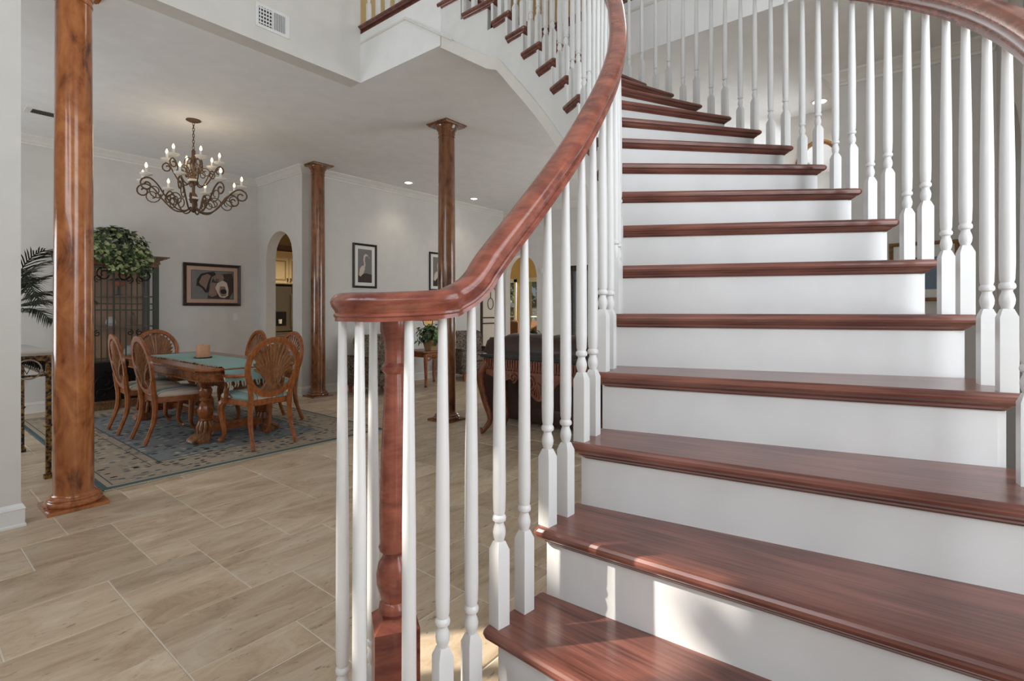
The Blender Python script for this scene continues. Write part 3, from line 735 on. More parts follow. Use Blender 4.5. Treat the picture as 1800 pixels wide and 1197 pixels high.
def make_chair(arms, label):
    t = thing('dining_chair', label, 'chair', (0, 0, 0), 0, 'dining chairs around the table')
    MB().loft([rrect(.20, .245, -.20, .25, .385, .03), rrect(.205, .25, -.205, .255, .39, .03), rrect(.205, .25, -.205, .255, .435, .03), rrect(.2, .245, -.2, .25, .44, .03)]).build('seat_frame', CHW, t, True)
    lp = [rrect(.2, .245, -.195, .245, .437, .04), rrect(.208, .253, -.2, .252, .455, .05), rrect(.2, .245, -.19, .245, .478, .06), rrect(.17, .21, -.16, .21, .496, .08), rrect(.11, .14, -.1, .14, .508, .08)]
    MB().loft(lp).build('seat', STR, t, True)
    # oval back, leaning
    def bk(x, h): return (x, -.215-(h-.45)*.16, h)
    CZ, RX, RZ = .735, .235, .255
    n = 40; ring = [(RX*math.cos(2*PI*i/n), CZ+RZ*math.sin(2*PI*i/n)) for i in range(n)]
    mb = MB(); loops = []
    for x, h in ring:
        cx, ch = x/RX, (h-CZ)/RZ; ln = math.hypot(cx, ch); ux, uh = cx/ln, ch/ln
        sec = []
        for du, dv in ((-.026, -.012), (-.02, .014), (0, .018), (.02, .014), (.026, -.012), (0, -.016)):
            p = bk(x+ux*du, h+uh*du); sec.append((p[0], p[1]+dv, p[2]))
        loops.append(sec)
    k = 6
    mb.add([p for l in loops for p in l], [(i*k+j, i*k+(j+1) % k, ((i+1) % n)*k+(j+1) % k, ((i+1) % n)*k+j) for i in range(n) for j in range(k)])
    mb.build('backrest', CHW, t, True)
    mb = MB(); nb = 15
    for i in range(nb):
        q = (i-(nb-1)/2)/((nb-1)/2); a = R_(90-q*104)
        ex, eh = .185*math.cos(a), .775+.195*math.sin(a)
        pts = [(q*.10, CZ-RZ+.02+abs(q)*.012), (q*.075, CZ-RZ+.075), (q*.045, .60), (q*.06+ex*.12, .66), (ex*.62, .62+(eh-.62)*.66), (ex, eh)]
        path = spline([bk(x, h) for x, h in pts], 4); m_ = len(path)
        mb.tube([(p.x, p.y+.004*math.cos(q*9), p.z) for p in path], [max(.004, .011+.008*math.sin(PI*min(1, j/m_*1.05))) if j < m_-1 else .003 for j in range(m_)], 5)
    nb2 = 24; out = []
    for j in range(nb2+1):
        q = -1+2*j/nb2; a = R_(90-q*100); out.append((.165*math.cos(a), .775+.175*math.sin(a)))
    base = [(.04, .60), (.075, CZ-RZ+.075), (.10, CZ-RZ+.02), (-.10, CZ-RZ+.02), (-.075, CZ-RZ+.075), (-.04, .60)]
    ol = [bk(x, h) for x, h in out+base]; k2 = len(ol)
    mb.add([(x, y+d_, z) for d_ in (-.004, .006) for x, y, z in ol], [tuple(range(k2-1, -1, -1)), tuple(range(k2, 2*k2))]+[(i, (i+1) % k2, k2+(i+1) % k2, k2+i) for i in range(k2)])
    mb.build('splat', CHD, t, True)
    for s in (-1, 1):
        MB().tube(spline([bk(s*.205, .60), (s*.185, -.225, .47), (s*.185, -.215, .38), (s*.19, -.225, .22), (s*.2, -.30, .008)], 5), [.024]*5+[.026]*6+[.024]*5+[.019]*5, 6).build('leg', CHW, t, True)
        fl_ = spline([(s*.215, .215, .41), (s*.235, .245, .34), (s*.225, .235, .22), (s*.215, .225, .1), (s*.22, .25, .04), (s*.225, .27, .026)], 5)
        MB().tube(fl_, [.03+.008*math.sin(PI*j/6) if j < 6 else max(.016, .034-.0014*(j-5)) if j < 20 else .016+.003*(j-20) for j in range(len(fl_))], 8).build('leg', CHW, t, True)
        if arms:
            MB().tube(spline([bk(s*.225, .68), (s*.255, -.14, .665), (s*.275, .0, .655), (s*.275, .09, .655), (s*.27, .11, .635), (s*.26, .10, .63)], 5), [.018]*15+[.022]*8+[.016]*3, 8).build('arm', CHW, t, True)
            MB().tube(spline([(s*.272, .075, .65), (s*.268, .05, .57), (s*.255, .10, .48), (s*.245, .13, .40)], 5), .019, 8).build('arm_support', CHW, t, True)
    return t
ch0 = make_chair(False, 'carved oval back side chair on the left of the table, nearer one')
ch1 = make_chair(True, 'carved oval back armchair nearest the camera with its back turned')
def place(src, x, y, rz, label, first=False):
    o = src if first else copy_tree(src)
    o.location = (x, y, 0.014); o.rotation_euler = (0, 0, rz); o['label'] = label; return o
place(ch0, 1.86, 5.80, R_(-90), 'carved oval back chair left of the table, nearer of the two', True)
place(ch0, 1.83, 6.48, R_(-92), 'carved oval back chair left of the table, farther of the two beside the cabinet')
place(ch0, 2.72, 6.50, R_(90), 'carved oval back chair right of the table, farther of the two')
place(ch0, 2.78, 5.76, R_(92), 'carved oval back chair right of the table, mostly hidden behind the near armchair')
place(ch1, 2.30, 4.95, R_(2), 'carved oval back armchair at the near end of the table, back to the camera', True)
place(ch1, 2.27, 7.42, R_(180), 'carved oval back armchair at the far head of the table')
# ---- table
tb = thing('dining_table', 'carved wooden trestle dining table with lion paw feet on the rug', 'table', (2.26, 6.17, 0.014))
def clip(hx, hy, c): return [(-hx+c, -hy), (hx-c, -hy), (hx, -hy+c), (hx, hy-c), (hx-c, hy), (-hx+c, hy), (-hx, hy-c), (-hx, -hy+c)]
lay = [(.43, 1.14, .692), (.455, 1.165, .698), (.465, 1.175, .71), (.46, 1.17, .722), (.452, 1.162, .73)]
MB().loft([[(x, y, z) for x, y in clip(hx, hy, .1)] for hx, hy, z in lay]).build('tabletop', TBW, tb)
mb = MB(); mb.prism(clip(.41, 1.12, .09), .60, .692); mb.build('apron', TBW, tb)
mb = MB(); ring = clip(.412, 1.122, .09)
for (x0, y0), (x1, y1) in zip(ring, ring[1:]+ring[:1]):
    L = math.hypot(x1-x0, y1-y0); n = max(1, int(L/.022))
    for i in range(n):
        q = (i+.5)/n; mb.lathe([(.003, -.009), (.009, -.004), (.009, .004), (.003, .009)], 6, (x0+(x1-x0)*q, y0+(y1-y0)*q, .607))
mb.build('beaded_edge', CHD, tb)
for sx in (-1, 1):
    for sy in (-1, 1):
        lg = MB(); lg.box((-.055, -.055, .53), (.055, .055, .60))
        lg.lathe([(.05, .20), (.062, .215), (.05, .23), (.066, .27), (.072, .31), (.05, .37), (.036, .39), (.05, .40), (.052, .415), (.04, .43), (.055, .46), (.06, .50), (.045, .53)], 14)
        lo = lg.build('leg', TBW, tb, True); lo.location = (sx*.28, sy*.82, 0)
        # fluted knee above the paw
        kn = MB()
        for i in range(10):
            a = 2*PI*i/10; kn.tube([(.045*math.cos(a), .045*math.sin(a), .21), (.065*math.cos(a), .065*math.sin(a), .15), (.05*math.cos(a)+sx*.01, .05*math.sin(a), .09)], [.012, .019, .014], 6)
        ko = kn.build('carved_knee', CHD, lo, True)
        pw = MB()
        pw.loft([[(x*1.0+sx*.03, y, z) for x, y, z in rrect(.06, .06, -.055, .055, 0, .03)], [(x*1.15+sx*.035, y*1.1, z) for x, y, z in rrect(.06, .06, -.055, .055, .03, .03)], [(x*.9+sx*.02, y*.95, z) for x, y, z in rrect(.06, .06, -.055, .055, .08, .03)], [(x*.6, y*.7, z) for x, y, z in rrect(.06, .06, -.055, .055, .11, .02)]])
        for i in range(4):
            y = -.048+.032*i
            pw.tube([(sx*.03, y*.8, .085), (sx*.085, y, .065), (sx*.125, y*1.1, .035), (sx*.134, y*1.1, .018)], [.016, .02, .019, .014], 7)
        pw.build('paw_foot', CHD, lo, True)
for sy in (-1, 1): MB().box((-.28, sy*.82-.035, .09), (.28, sy*.82+.035, .17)).build('stretcher', TBW, tb)
MB().box((-.03, -.82, .10), (.03, .82, .16)).build('stretcher', TBW, tb)
# ---- runner, candle
TEAL = flat('teal_weave', srgb(150, 184, 180), .85, bumpy=.3, bscale=160); FRG = flat('fringe_thread', srgb(196, 188, 166), .9); FRD = flat('fringe_dark', srgb(60, 46, 36), .9)
rn = thing('table_runner', 'teal woven table runner with fringed edges', 'table runner', (2.26, 6.17, .7455))
pth = [(0, -1.19, -.14), (0, -1.178, -.05), (0, -1.165, -.006), (0, -1.13, 0)]+[(0, -1.13+2.0*i/8, 0) for i in range(1, 9)]
cl = MB()
vs = []
for (x, y, z) in pth: vs += [(-.25, y, z), (.25, y, z), (.25, y-.0 if z == 0 else y-.003, z+.004), (-.25, y if z == 0 else y-.003, z+.004)]
fs = []
for i in range(len(pth)-1):
    o_ = 4*i; fs += [(o_, o_+1, o_+5, o_+4), (o_+3, o_+7, o_+6, o_+2), (o_, o_+4, o_+7, o_+3), (o_+1, o_+2, o_+6, o_+5)]
fs += [(0, 3, 2, 1), tuple(4*(len(pth)-1)+i for i in range(4))]
cl.add(vs, fs).build('cloth', TEAL, rn)
fr = MB(); fd = MB(); rg = random.Random(3)
for s in (-1, 1):
    for i in range(86):
        y = -1.12+.0231*i; dst = fr if i % 2 else fd
        dst.tube([(s*.249, y, .003), (s*.268, y+rg.uniform(-.008, .008), .004), (s*(.28+rg.uniform(0, .01)), y+rg.uniform(-.012, .012), .003)], [.005, .005, .003], 4)
for i in range(24):
    x = -.25+.0217*i; (fr if i % 3 else fd).tube([(x, -1.194, -.13), (x+rg.uniform(-.006, .006), -1.2, -.16), (x+rg.uniform(-.01, .01), -1.196, -.185)], [.007, .007, .004], 4)
fr['x'] if False else None
o = fr.build('fringe', FRG, rn); o['kind'] = 'stuff'; o = fd.build('fringe', FRD, rn); o['kind'] = 'stuff'
WAX = flat('candle_wax', srgb(206, 150, 116), .5)
cd = thing('candle', 'thick peach pillar candle on a dark dish on the dining table', 'candle', (2.26, 6.17, .7505))
MB().lathe([(.085, 0), (.09, .006), (.088, .012), (.07, .008)], 24).build('dish', BLACK, cd, True)
MB().lathe([(.066, .009), (.067, .03), (.067, .135), (.062, .142), (.05, .138), (.01, .136)], 28).build('wax', WAX, cd, True)
MB().tube([(0, 0, .136), (.002, 0, .15)], .0015, 5).build('wick', BLACK, cd)
# ---- rug
def rug_mat():
    m, n, b = nmat('rug_weave')
    tc = n.nodes.new('ShaderNodeTexCoord'); sp = n.nodes.new('ShaderNodeSeparateXYZ'); n.links.new(tc.outputs['Object'], sp.inputs[0])
    def M(op, a, b_=None, c=None):
        x = add(n, 'ShaderNodeMath', operation=op)
        for i, v in enumerate((a, b_, c)):
            if v is None: continue
            if isinstance(v, (int, float)): x.inputs[i].default_value = v
            else: n.links.new(v, x.inputs[i])
        return x.outputs[0]
    ex = M('SUBTRACT', 1.2, M('ABSOLUTE', sp.outputs[0])); ey = M('SUBTRACT', 1.8, M('ABSOLUTE', sp.outputs[1]))
    e = M('MINIMUM', ex, ey)
    zone = ramp(n, [(0, srgb(88, 102, 104)), (.035, srgb(172, 160, 140))]); zone.color_ramp.interpolation = 'CONSTANT'
    for p, c in ((.068, srgb(70, 84, 90)), (.078, srgb(170, 156, 138)), (.40, srgb(96, 92, 86)), (.41, srgb(164, 152, 136)), (.47, srgb(92, 98, 100)), (.485, srgb(132, 136, 136))):
        x = zone.color_ramp.elements.new(p); x.color = c
    n.links.new(e, zone.inputs[0])
    mp = n.nodes.new('ShaderNodeMapping'); mp.inputs['Scale'].default_value = (1, 1.6, 1); n.links.new(tc.outputs['Object'], mp.inputs[0])
    vo = add(n, 'ShaderNodeTexVoronoi', Scale=12.0, Randomness=.85); n.links.new(mp.outputs[0], vo.inputs[0])
    vr = ramp(n, [(.27, (1, 1, 1, 1)), (.36, (0, 0, 0, 1))]); n.links.new(vo.outputs['Distance'], vr.inputs[0])
    vc = n.nodes.new('ShaderNodeSeparateColor'); n.links.new(vo.outputs['Color'], vc.inputs[0])
    mc = ramp(n, [(0, srgb(44, 50, 56)), (.42, srgb(84, 102, 108))]); mc.color_ramp.interpolation = 'CONSTANT'
    x = mc.color_ramp.elements.new(.72); x.color = srgb(188, 178, 160)
    n.links.new(vc.outputs[0], mc.inputs[0])
    inside = M('GREATER_THAN', e, .085)
    mx = add(n, 'ShaderNodeMix', data_type='RGBA'); n.links.new(M('MULTIPLY', vr.outputs[0], inside), mx.inputs[0]); n.links.new(zone.outputs[0], mx.inputs[6]); n.links.new(mc.outputs[0], mx.inputs[7])
    nz = add(n, 'ShaderNodeTexNoise', Scale=7.0, Detail=5.0, Roughness=.7); n.links.new(tc.outputs['Object'], nz.inputs[0])
    nr = ramp(n, [(.56, (0, 0, 0, 1)), (.62, (1, 1, 1, 1))]); n.links.new(nz.outputs[0], nr.inputs[0])
    m2 = add(n, 'ShaderNodeMix', data_type='RGBA'); m2.inputs[7].default_value = srgb(88, 94, 100)
    n.links.new(M('MULTIPLY', M('MULTIPLY', nr.outputs[0], .6), inside), m2.inputs[0]); n.links.new(mx.outputs[2], m2.inputs[6])
    n.links.new(m2.outputs[2], b.inputs['Base Color']); b.inputs['Roughness'].default_value = .95; b.inputs['Specular IOR Level'].default_value = .1
    fz = add(n, 'ShaderNodeTexNoise', Scale=240.0); n.links.new(tc.outputs['Object'], fz.inputs[0]); bump(n, b, fz.outputs[0], .3, .003)
    return m
rug = thing('area_rug', 'blue and beige oriental rug under the dining table', 'rug', (2.2, 6.285, .001))
MB().loft([[(x, y, 0) for x, y in clip(1.2, 1.8, .004)], [(x, y, .008) for x, y in clip(1.2, 1.8, .004)], [(x, y, .012) for x, y in clip(1.194, 1.794, .004)]]).build('pile', rug_mat(), rug)
fr = MB()
for s in (-1, 1):
    for i in range(200): fr.box((-1.19+i*.0119, s*1.8-(.0 if s > 0 else .022), .001), (-1.19+i*.0119+.008, s*1.8+(.022 if s > 0 else 0), .006))
o = fr.build('fringe', FRG, rug); o['kind'] = 'stuff'
# ---- chandelier
IRON = flat('bronze_iron', srgb(104, 82, 62), .5, .6, bumpy=.2); ALAB = flat('alabaster', srgb(232, 226, 214), .5)
BULB = emit('candle_bulb', (1, .66, .30, 1), 7)
chd = thing('chandelier', 'two tier scrolled iron chandelier with white candles above the dining table', 'chandelier', (2.26, 6.44, 2.38))
MB().lathe([(.075, 1.05), (.075, 1.042), (.05, 1.03), (.012, 1.022)], 20).build('canopy', IRON, chd, True)
mb = MB()
for i in range(9):
    z = 1.01-i*.034; a = (i % 2)*PI/2
    mb.tube([(.010*math.cos(a)*math.cos(q), .010*math.sin(a)*math.cos(q), z+.023*math.sin(q)) for q in [2*PI*j/10 for j in range(10)]], .0035, 5, True)
mb.build('chain', IRON, chd, True)
MB().lathe([(.004, .0), (.02, .01), (.03, .03), (.014, .05), (.016, .1), (.04, .13), (.05, .16), (.035, .2), (.016, .23), (.016, .3), (.035, .33), (.045, .36), (.03, .4), (.014, .43), (.014, .6), (.02, .62), (.02, .7), (.008, .72)], 14).build('stem', IRON, chd, True)
for z in (.145, .345): MB().lathe([(.02, z), (.055, z+.008), (.06, z+.02), (.05, z+.03), (.02, z+.032)], 18).build('collar', ALAB, chd, True)
def spiral(cx, cz, r0, a0, turns, n=16, sgn=1):
    return [(cx+r0*(1-.72*i/n)*math.cos(a0+sgn*turns*2*PI*i/n), cz+r0*(1-.72*i/n)*math.sin(a0+sgn*turns*2*PI*i/n)) for i in range(n+1)]
def arm(name, rz_pts, ang, rad):
    p = [(r*math.cos(ang), r*math.sin(ang), z) for r, z in rz_pts]
    return MB().tube(p, rad, 6).build(name, IRON, chd, True)
def candle_unit(r, z, ang, h):
    x, y = r*math.cos(ang), r*math.sin(ang)
    c = MB().lathe([(.008, -.012), (.02, -.01), (.05, .002), (.058, .012), (.055, .018), (.02, .014)], 18).build('drip_dish', ALAB, chd, True); c.location = (x, y, z)
    k = MB().lathe([(.012, .012), (.012, h), (.006, h+.003)], 12).build('candle_sleeve', WHITE, chd, True); k.location = (x, y, z)
    f = MB().lathe([(.005, h), (.012, h+.012), (.014, h+.024), (.009, h+.042), (.002, h+.056)], 10).build('bulb', BULB, k, True)
for i in range(8):
    a = 2*PI*i/8+.2
    pts = [tuple(v)[:2] for v in [(p.x, p.y) for p in spline([(.03, .06, 0), (.09, .01, 0), (.19, .02, 0), (.30, .13, 0), (.38, .24, 0), (.45, .29, 0), (.505, .285, 0)], 5)]]
    arm('arm', pts+spiral(.485, .215, .07, PI/2-.2, 1.15, 14, -1), a, .0085)
    arm('scroll', spiral(.40, .165, .085, PI*.9, 1.3, 16, 1), a, .006)
    arm('scroll', spiral(.20, .12, .075, 0, 1.3, 16, 1), a+.12, .006)
    candle_unit(.49, .315, a, .075)
for i in range(6):
    a = 2*PI*i/6+.45
    pts = [(p.x, p.y) for p in spline([(.03, .36, 0), (.07, .31, 0), (.13, .33, 0), (.19, .43, 0), (.235, .52, 0), (.27, .545, 0)], 5)]
    arm('arm', pts+spiral(.258, .49, .055, PI/2-.2, 1.1, 12, -1), a, .0075)
    arm('scroll', spiral(.12, .46, .06, PI, 1.3, 14, -1), a, .0055)
    candle_unit(.262, .575, a, .07)
    arm('scroll', [(p.x, p.y) for p in spline([(.02, .42, 0), (.09, .5, 0), (.075, .6, 0), (.03, .61, 0), (.03, .56, 0), (.055, .55, 0)], 4)], a+.5, .0055)
l = bpy.data.lights.new('chandelier_light', 'POINT'); l.energy = 5; l.color = (1, .8, .55); l.shadow_soft_size = .3
lo = bpy.data.objects.new('chandelier_light', l); COL.objects.link(lo); lo.location = (0, 0, .55); lo.parent = chd
# ================================================================== display cabinet, ivy
CABW = wood('cabinet_wood', srgb(84, 58, 36), srgb(140, 104, 68), .45, (10, 10, 10))
IRONG = flat('grey_green_iron', srgb(66, 68, 60), .5, .5, bumpy=.2); IRONB = flat('black_iron', srgb(26, 24, 22), .45, .5)
BACK_REFL = flat('tan_reflection_panel', srgb(168, 124, 88), .6, bscale=5)  # tan puts the room's reflection in the cabinet glass into the panel colour
CGL = glass('cabinet_glass', (.75, .8, .8, 1), .10)
cab = thing('display_cabinet', 'iron and glass display cabinet with scrolls and wooden crown on the dining wall', 'cabinet', (1.93, 8.35, .0))
X0, X1, Y0, Y1 = -.50, .50, -.22, .22
MB().box((X0-.02, Y0-.02, 0), (X1+.02, Y1, .09)).box((X0-.03, Y0-.03, .09), (X1+.03, Y1, .115)).build('base', CABW, cab)
for x in (X0+.03, X1-.03):
    for y in (Y0+.03, Y1-.03): MB().box((x-.03, y-.03, .115), (x+.03, y+.03, 1.86)).build('post', IRONG, cab)
MB().box((X0, Y1-.02, .115), (X1, Y1-.005, 1.86)).build('back_panel', BACK_REFL, cab)
cr = MB()
for (o_, z0, z1) in ((.0, 1.86, 1.90), (.015, 1.90, 1.915), (.01, 1.915, 1.955), (.04, 1.955, 1.97), (.075, 1.97, 1.985), (.10, 1.985, 2.0)): cr.box((X0-o_, Y0-o_, z0), (X1+o_, Y1, z1))
cr.build('crown', CABW, cab)
for i in range(28): MB().box((X0+.01+i*.0357, Y0-.022, 1.922), (X0+.030+i*.0357, Y0-.009, 1.948)).build('dentil', CABW, cab)
for z in (.62, 1.05, 1.45): MB().box((X0+.03, Y0+.06, z), (X1-.03, Y1-.03, z+.02)).build('shelf', CABW, cab)
MB().box((X0+.05, Y0+.012, .12), (X1-.05, Y0+.02, .60)).build('lower_panel', IRONB, cab)
for s in (-1, 1):
    d = MB(); xa, xb = (X0+.06, -.005) if s < 0 else (.005, X1-.06)
    for z in (.62, 1.28, 1.36, 1.82): d.box((xa, Y0, z-.008), (xb, Y0+.016, z+.008))
    for i in range(8): 
        x = xa+(xb-xa)*i/7; d.box((x-.006, Y0+.001, .62), (x+.006, Y0+.013, 1.82))
    do = d.build('door', IRONG, cab)
    mesh_ob('pane', [(xa, Y0+.022, .62), (xb, Y0+.022, .62), (xb, Y0+.022, 1.84), (xa, Y0+.022, 1.84)], [(0, 1, 2, 3)], CGL, do)
    xm = (xa+xb)/2
    def xz(pts): return [(x, Y0-.004, z) for x, z in pts]
    for q in (-1, 1):
        MB().tube(xz(spiral(xm+q*.12, 1.74, .085, PI/2, 1.4, 20, q)), .008, 5).build('scroll', IRONB, do, True)
        MB().tube(xz(spiral(xm+q*.06, 1.68, .05, -PI/2, 1.3, 16, -q)), .006, 5).build('scroll', IRONB, do, True)
        MB().tube(xz(spiral(xm+q*.12, .36, .13, PI/2, 1.6, 24, -q)), .010, 5).build('scroll', IRONB, do, True)
        MB().tube(xz(spiral(xm+q*.10, .22, .07, 0, 1.3, 18, q)), .008, 5).build('scroll', IRONB, do, True)
        MB().tube(xz(spiral(xm+q*.05, .98, .04, PI/2, 1.2, 16, q)), .006, 5).build('scroll', IRONB, do, True)
for i, (x, z, h, r) in enumerate(((-.3, 1.07, .16, .05), (.05, 1.07, .12, .06), (.3, 1.07, .18, .04), (-.15, .64, .2, .06), (.25, .64, .16, .07), (-.35, 1.47, .12, .05))):
    o = MB().lathe([(r*.6, 0), (r, h*.3), (r*.8, h*.7), (r*.4, h*.85), (r*.55, h)], 14).build('vase', [ALAB, WHITE, CHD][i % 3], None, True)
    o.location = (1.90+x, 8.36, z+.0005); tag(o, ['slender pale vase on the upper glass shelf at left', 'low white bowl vase on the middle shelf', 'carved brown vase on the middle shelf at right', 'pale vase on the lower shelf at left', 'white vase on the lower shelf at right', 'small brown vase on the top shelf at left'][i]+' of the cabinet', 'vase', 'vases in the display cabinet')
lamp = thing('table_lamp', 'small orange lamp standing in for a reflection in the cabinet glass', 'lamp', (2.03, 8.34, 1.4705))  # modelled in place of a room lamp reflected in the glass
ORANGE = flat('orange_glass', srgb(206, 104, 50), .3)
MB().lathe([(.05, 0), (.05, .01), (.015, .02), (.012, .12), (.02, .13)], 14).build('base', BLACK, lamp, True)
MB().lathe([(.03, .12), (.07, .14), (.085, .17), (.06, .2)], 18).build('shade', ORANGE, lamp, True)
MB().lathe([(.12, .198), (.09, .215), (.03, .235)], 18).build('cap', BLACK, lamp, True)
def leaf_cloud(name, pts_fn, n, size, mats, parent, seed, droop=.5):
    """leaves joined per colour; each leaf a folded six-vertex blade"""
    rg = random.Random(seed); mbs = [MB() for _ in mats]
    for i in range(n):
        p, nor = pts_fn(rg); p = Vector(p); nor = Vector(nor).normalized()
        dirv = (Vector((rg.uniform(-1, 1), rg.uniform(-1, 1), rg.uniform(-1, .5)-droop))+nor*.6); dirv = (dirv-nor*dirv.dot(nor)*.5).normalized()
        q = dirv.cross(nor); q = q.normalized() if q.length > 1e-4 else Vector((1, 0, 0)); up = q.cross(dirv)
        L = size*rg.uniform(.7, 1.25); wd = L*.42
        vs = [p, p+dirv*L*.35+q*wd+up*.12*L, p+dirv*L*.75+q*wd*.6+up*.05*L, p+dirv*L-up*.05*L, p+dirv*L*.75-q*wd*.6+up*.05*L, p+dirv*L*.35-q*wd+up*.12*L, p+dirv*L*.4]
        mbs[rg.randrange(len(mats))].add(vs, [(0, 1, 6), (1, 2, 6), (2, 3, 6), (3, 4, 6), (4, 5, 6), (5, 0, 6)])
    for mb, m in zip(mbs, mats):
        o = mb.build(name, m, parent); o['kind'] = 'stuff'
LFD = flat('leaf_dark', srgb(36, 52, 30), .45); LFM = flat('leaf_mid', srgb(66, 88, 46), .45); LFP = flat('leaf_pale', srgb(150, 160, 110), .5); LFB = flat('leaf_bright', srgb(92, 130, 56), .5)
ivy = thing('ivy_plant', 'trailing variegated ivy spilling over the cabinet top', 'plant', (1.92, 8.3, 2.0005))
MB().lathe([(.09, 0), (.12, .06), (.13, .13), (.11, .13)], 18).build('pot', flat('jade_pot', srgb(70, 90, 76), .4), ivy, True)
def ivy_pt(rg):
    if rg.random() < .62:
        a = rg.uniform(0, 2*PI); e = rg.uniform(-.05, PI/2); r = rg.uniform(.8, 1)
        return (.43*math.cos(a)*math.cos(e)*r+.03, -.02+.22*math.sin(a)*math.cos(e)*r, .08+.29*math.sin(e)*r), (math.cos(a)*math.cos(e), math.sin(a)*math.cos(e)-.3, math.sin(e)+.15)
    x = rg.uniform(-.22, .36); z = rg.uniform(-.24 if -.1 < x < .33 else -.1, .12)
    return (x, -.34-rg.uniform(0, .05)+.02*z, z), (rg.uniform(-.3, .3), -1, .25)
leaf_cloud('foliage', ivy_pt, 900, .062, [LFD, LFM, LFP], ivy, 5)
mb = MB(); rg = random.Random(8)
for i in range(12):
    x = -.2+.045*i; mb.tube(spline([(x*.4, 0, .12), (x*.8, -.2, .1), (x, -.33, .02), (x+.01, -.345, -.2)], 4), .004, 4)
mb.build('stem', LFD, ivy)
# ================================================================== iron console, urn, palm
RUST = None
def rust():
    m, n, b = nmat('rusty_gilt_iron'); nz = add(n, 'ShaderNodeTexNoise', Scale=45.0, Detail=5.0); n.links.new(coords(n).outputs[0], nz.inputs[0])
    r = ramp(n, [(.44, srgb(34, 24, 18)), (.60, srgb(150, 112, 52))]); n.links.new(nz.outputs[0], r.inputs[0]); n.links.new(r.outputs[0], b.inputs['Base Color'])
    b.inputs['Metallic'].default_value = .3; b.inputs['Roughness'].default_value = .5; return m
RUST = rust()
STONE = flat('pale_stone_top', srgb(206, 202, 196), .3, bscale=5)
ct = thing('console_table', 'rusty iron console table with pale stone top behind the left wall', 'table', (.60, 5.74, 0))
MB().loft([[(x, y, .935) for x, y in clip(.25, .60, .005)], [(x, y, .955) for x, y in clip(.262, .612, .005)], [(x, y, .965) for x, y in clip(.255, .605, .005)]]).build('top', STONE, ct)
MB().box((-.24, -.59, .895), (.24, .59, .935)).build('apron', RUST, ct)
for sx in (-1, 1):
    for sy in (-1, 1):
        lg = MB(); x, y = sx*.225, sy*.565
        lg.box((x-.016, y-.016, .03), (x+.016, y+.016, .9)).box((x-.026, y-.026, .0), (x+.026, y+.026, .03)).lathe([(.02, -.01), (.03, 0), (.02, .01)], 8, (x, y, .40))
        lg.build('leg', RUST, ct)
for sy in (-1, 1): MB().box((-.22, sy*.565-.008, .775), (.22, sy*.565+.008, .79)).build('rail', RUST, ct)
for sx in (-1, 1): MB().box((sx*.225-.008, -.56, .775), (sx*.225+.008, .56, .79)).build('rail', RUST, ct)
mb = MB()
for sy in (-1, 1):
    zz = [(-.21+.035*i, sy*.565, .80 if i % 2 else .885) for i in range(13)]; mb.tube(zz, .006, 5)
for sx in (-1, 1):
    zz = [(sx*.225, -.54+.045*i, .80 if i % 2 else .885) for i in range(25)]; mb.tube(zz, .006, 5)
mb.build('lattice', IRONB, ct)
MB().tube([(.11+.072*math.cos(a), -.59, .835+.072*math.sin(a)) for a in [2*PI*i/28 for i in range(28)]], .006, 6, True).build('ring', flat('silver_ring', srgb(190, 188, 182), .25, .9), ct, True)
urn = thing('urn_planter', 'pale footed urn on the iron console holding a palm', 'urn', (.70, 6.16, .9655))
MB().lathe([(.07, 0), (.07, .015), (.03, .03), (.025, .06), (.05, .09), (.08, .15), (.095, .22), (.1, .29), (.108, .30), (.1, .3), (.085, .27)], 24).build('bowl', flat('pale_glass', srgb(206, 208, 206), .15), urn, True)
palm = thing('palm_plant', 'dark green palm fronds arching out behind the column', 'plant', (.70, 6.16, 1.235))
PALM = flat('palm_green', srgb(34, 44, 30), .5)
rg = random.Random(21)
MB().lathe([(.075, 0), (.075, .012), (.03, .02)], 16).build('soil', flat('soil', srgb(50, 38, 28), .9), palm)
fronds = [(-50, .62, .55), (-20, .60, .35), (-75, .55, .30), (-35, .5, .12), (10, .55, .48), (-60, .48, .05), (60, .5, .4), (120, .5, .45), (180, .5, .4), (-110, .5, .42), (-5, .52, .2)]
for a_, L, rise in fronds:
    a = R_(a_); mb = MB(); dx, dy = math.cos(a), math.sin(a)
    rp = spline([(0, 0, 0), (dx*L*.25, dy*L*.25, rise*.75), (dx*L*.62, dy*L*.62, rise), (dx*L, dy*L, rise*.62-.08)], 6); n = len(rp)
    mb.tube(rp, [.005*(1-.7*i/n) for i in range(n)], 5)
    for i in range(4, n):
        for sub in (0, .5):
            p = rp[i] if sub == 0 or i == n-1 else (rp[i]+rp[i+1])/2; t = (rp[min(i+1, n-1)]-rp[i-1]).normalized(); q = t.cross(Vector((0, 0, 1))).normalized()
            ll = .2*math.sin(PI*(.25+.72*i/n))+.04
            for s in (-1, 1):
                e = p+q*s*ll*.62+t*ll*.7-Vector((0, 0, ll*rg.uniform(.12, .4))); w_ = t*.008
                mb.add([p-w_, p+w_, (p+e)/2+w_+Vector((0, 0, .012)), e, (p+e)/2-w_+Vector((0, 0, .012))], [(0, 1, 2, 4), (4, 2, 3)])
    mb.build('frond', PALM, palm)
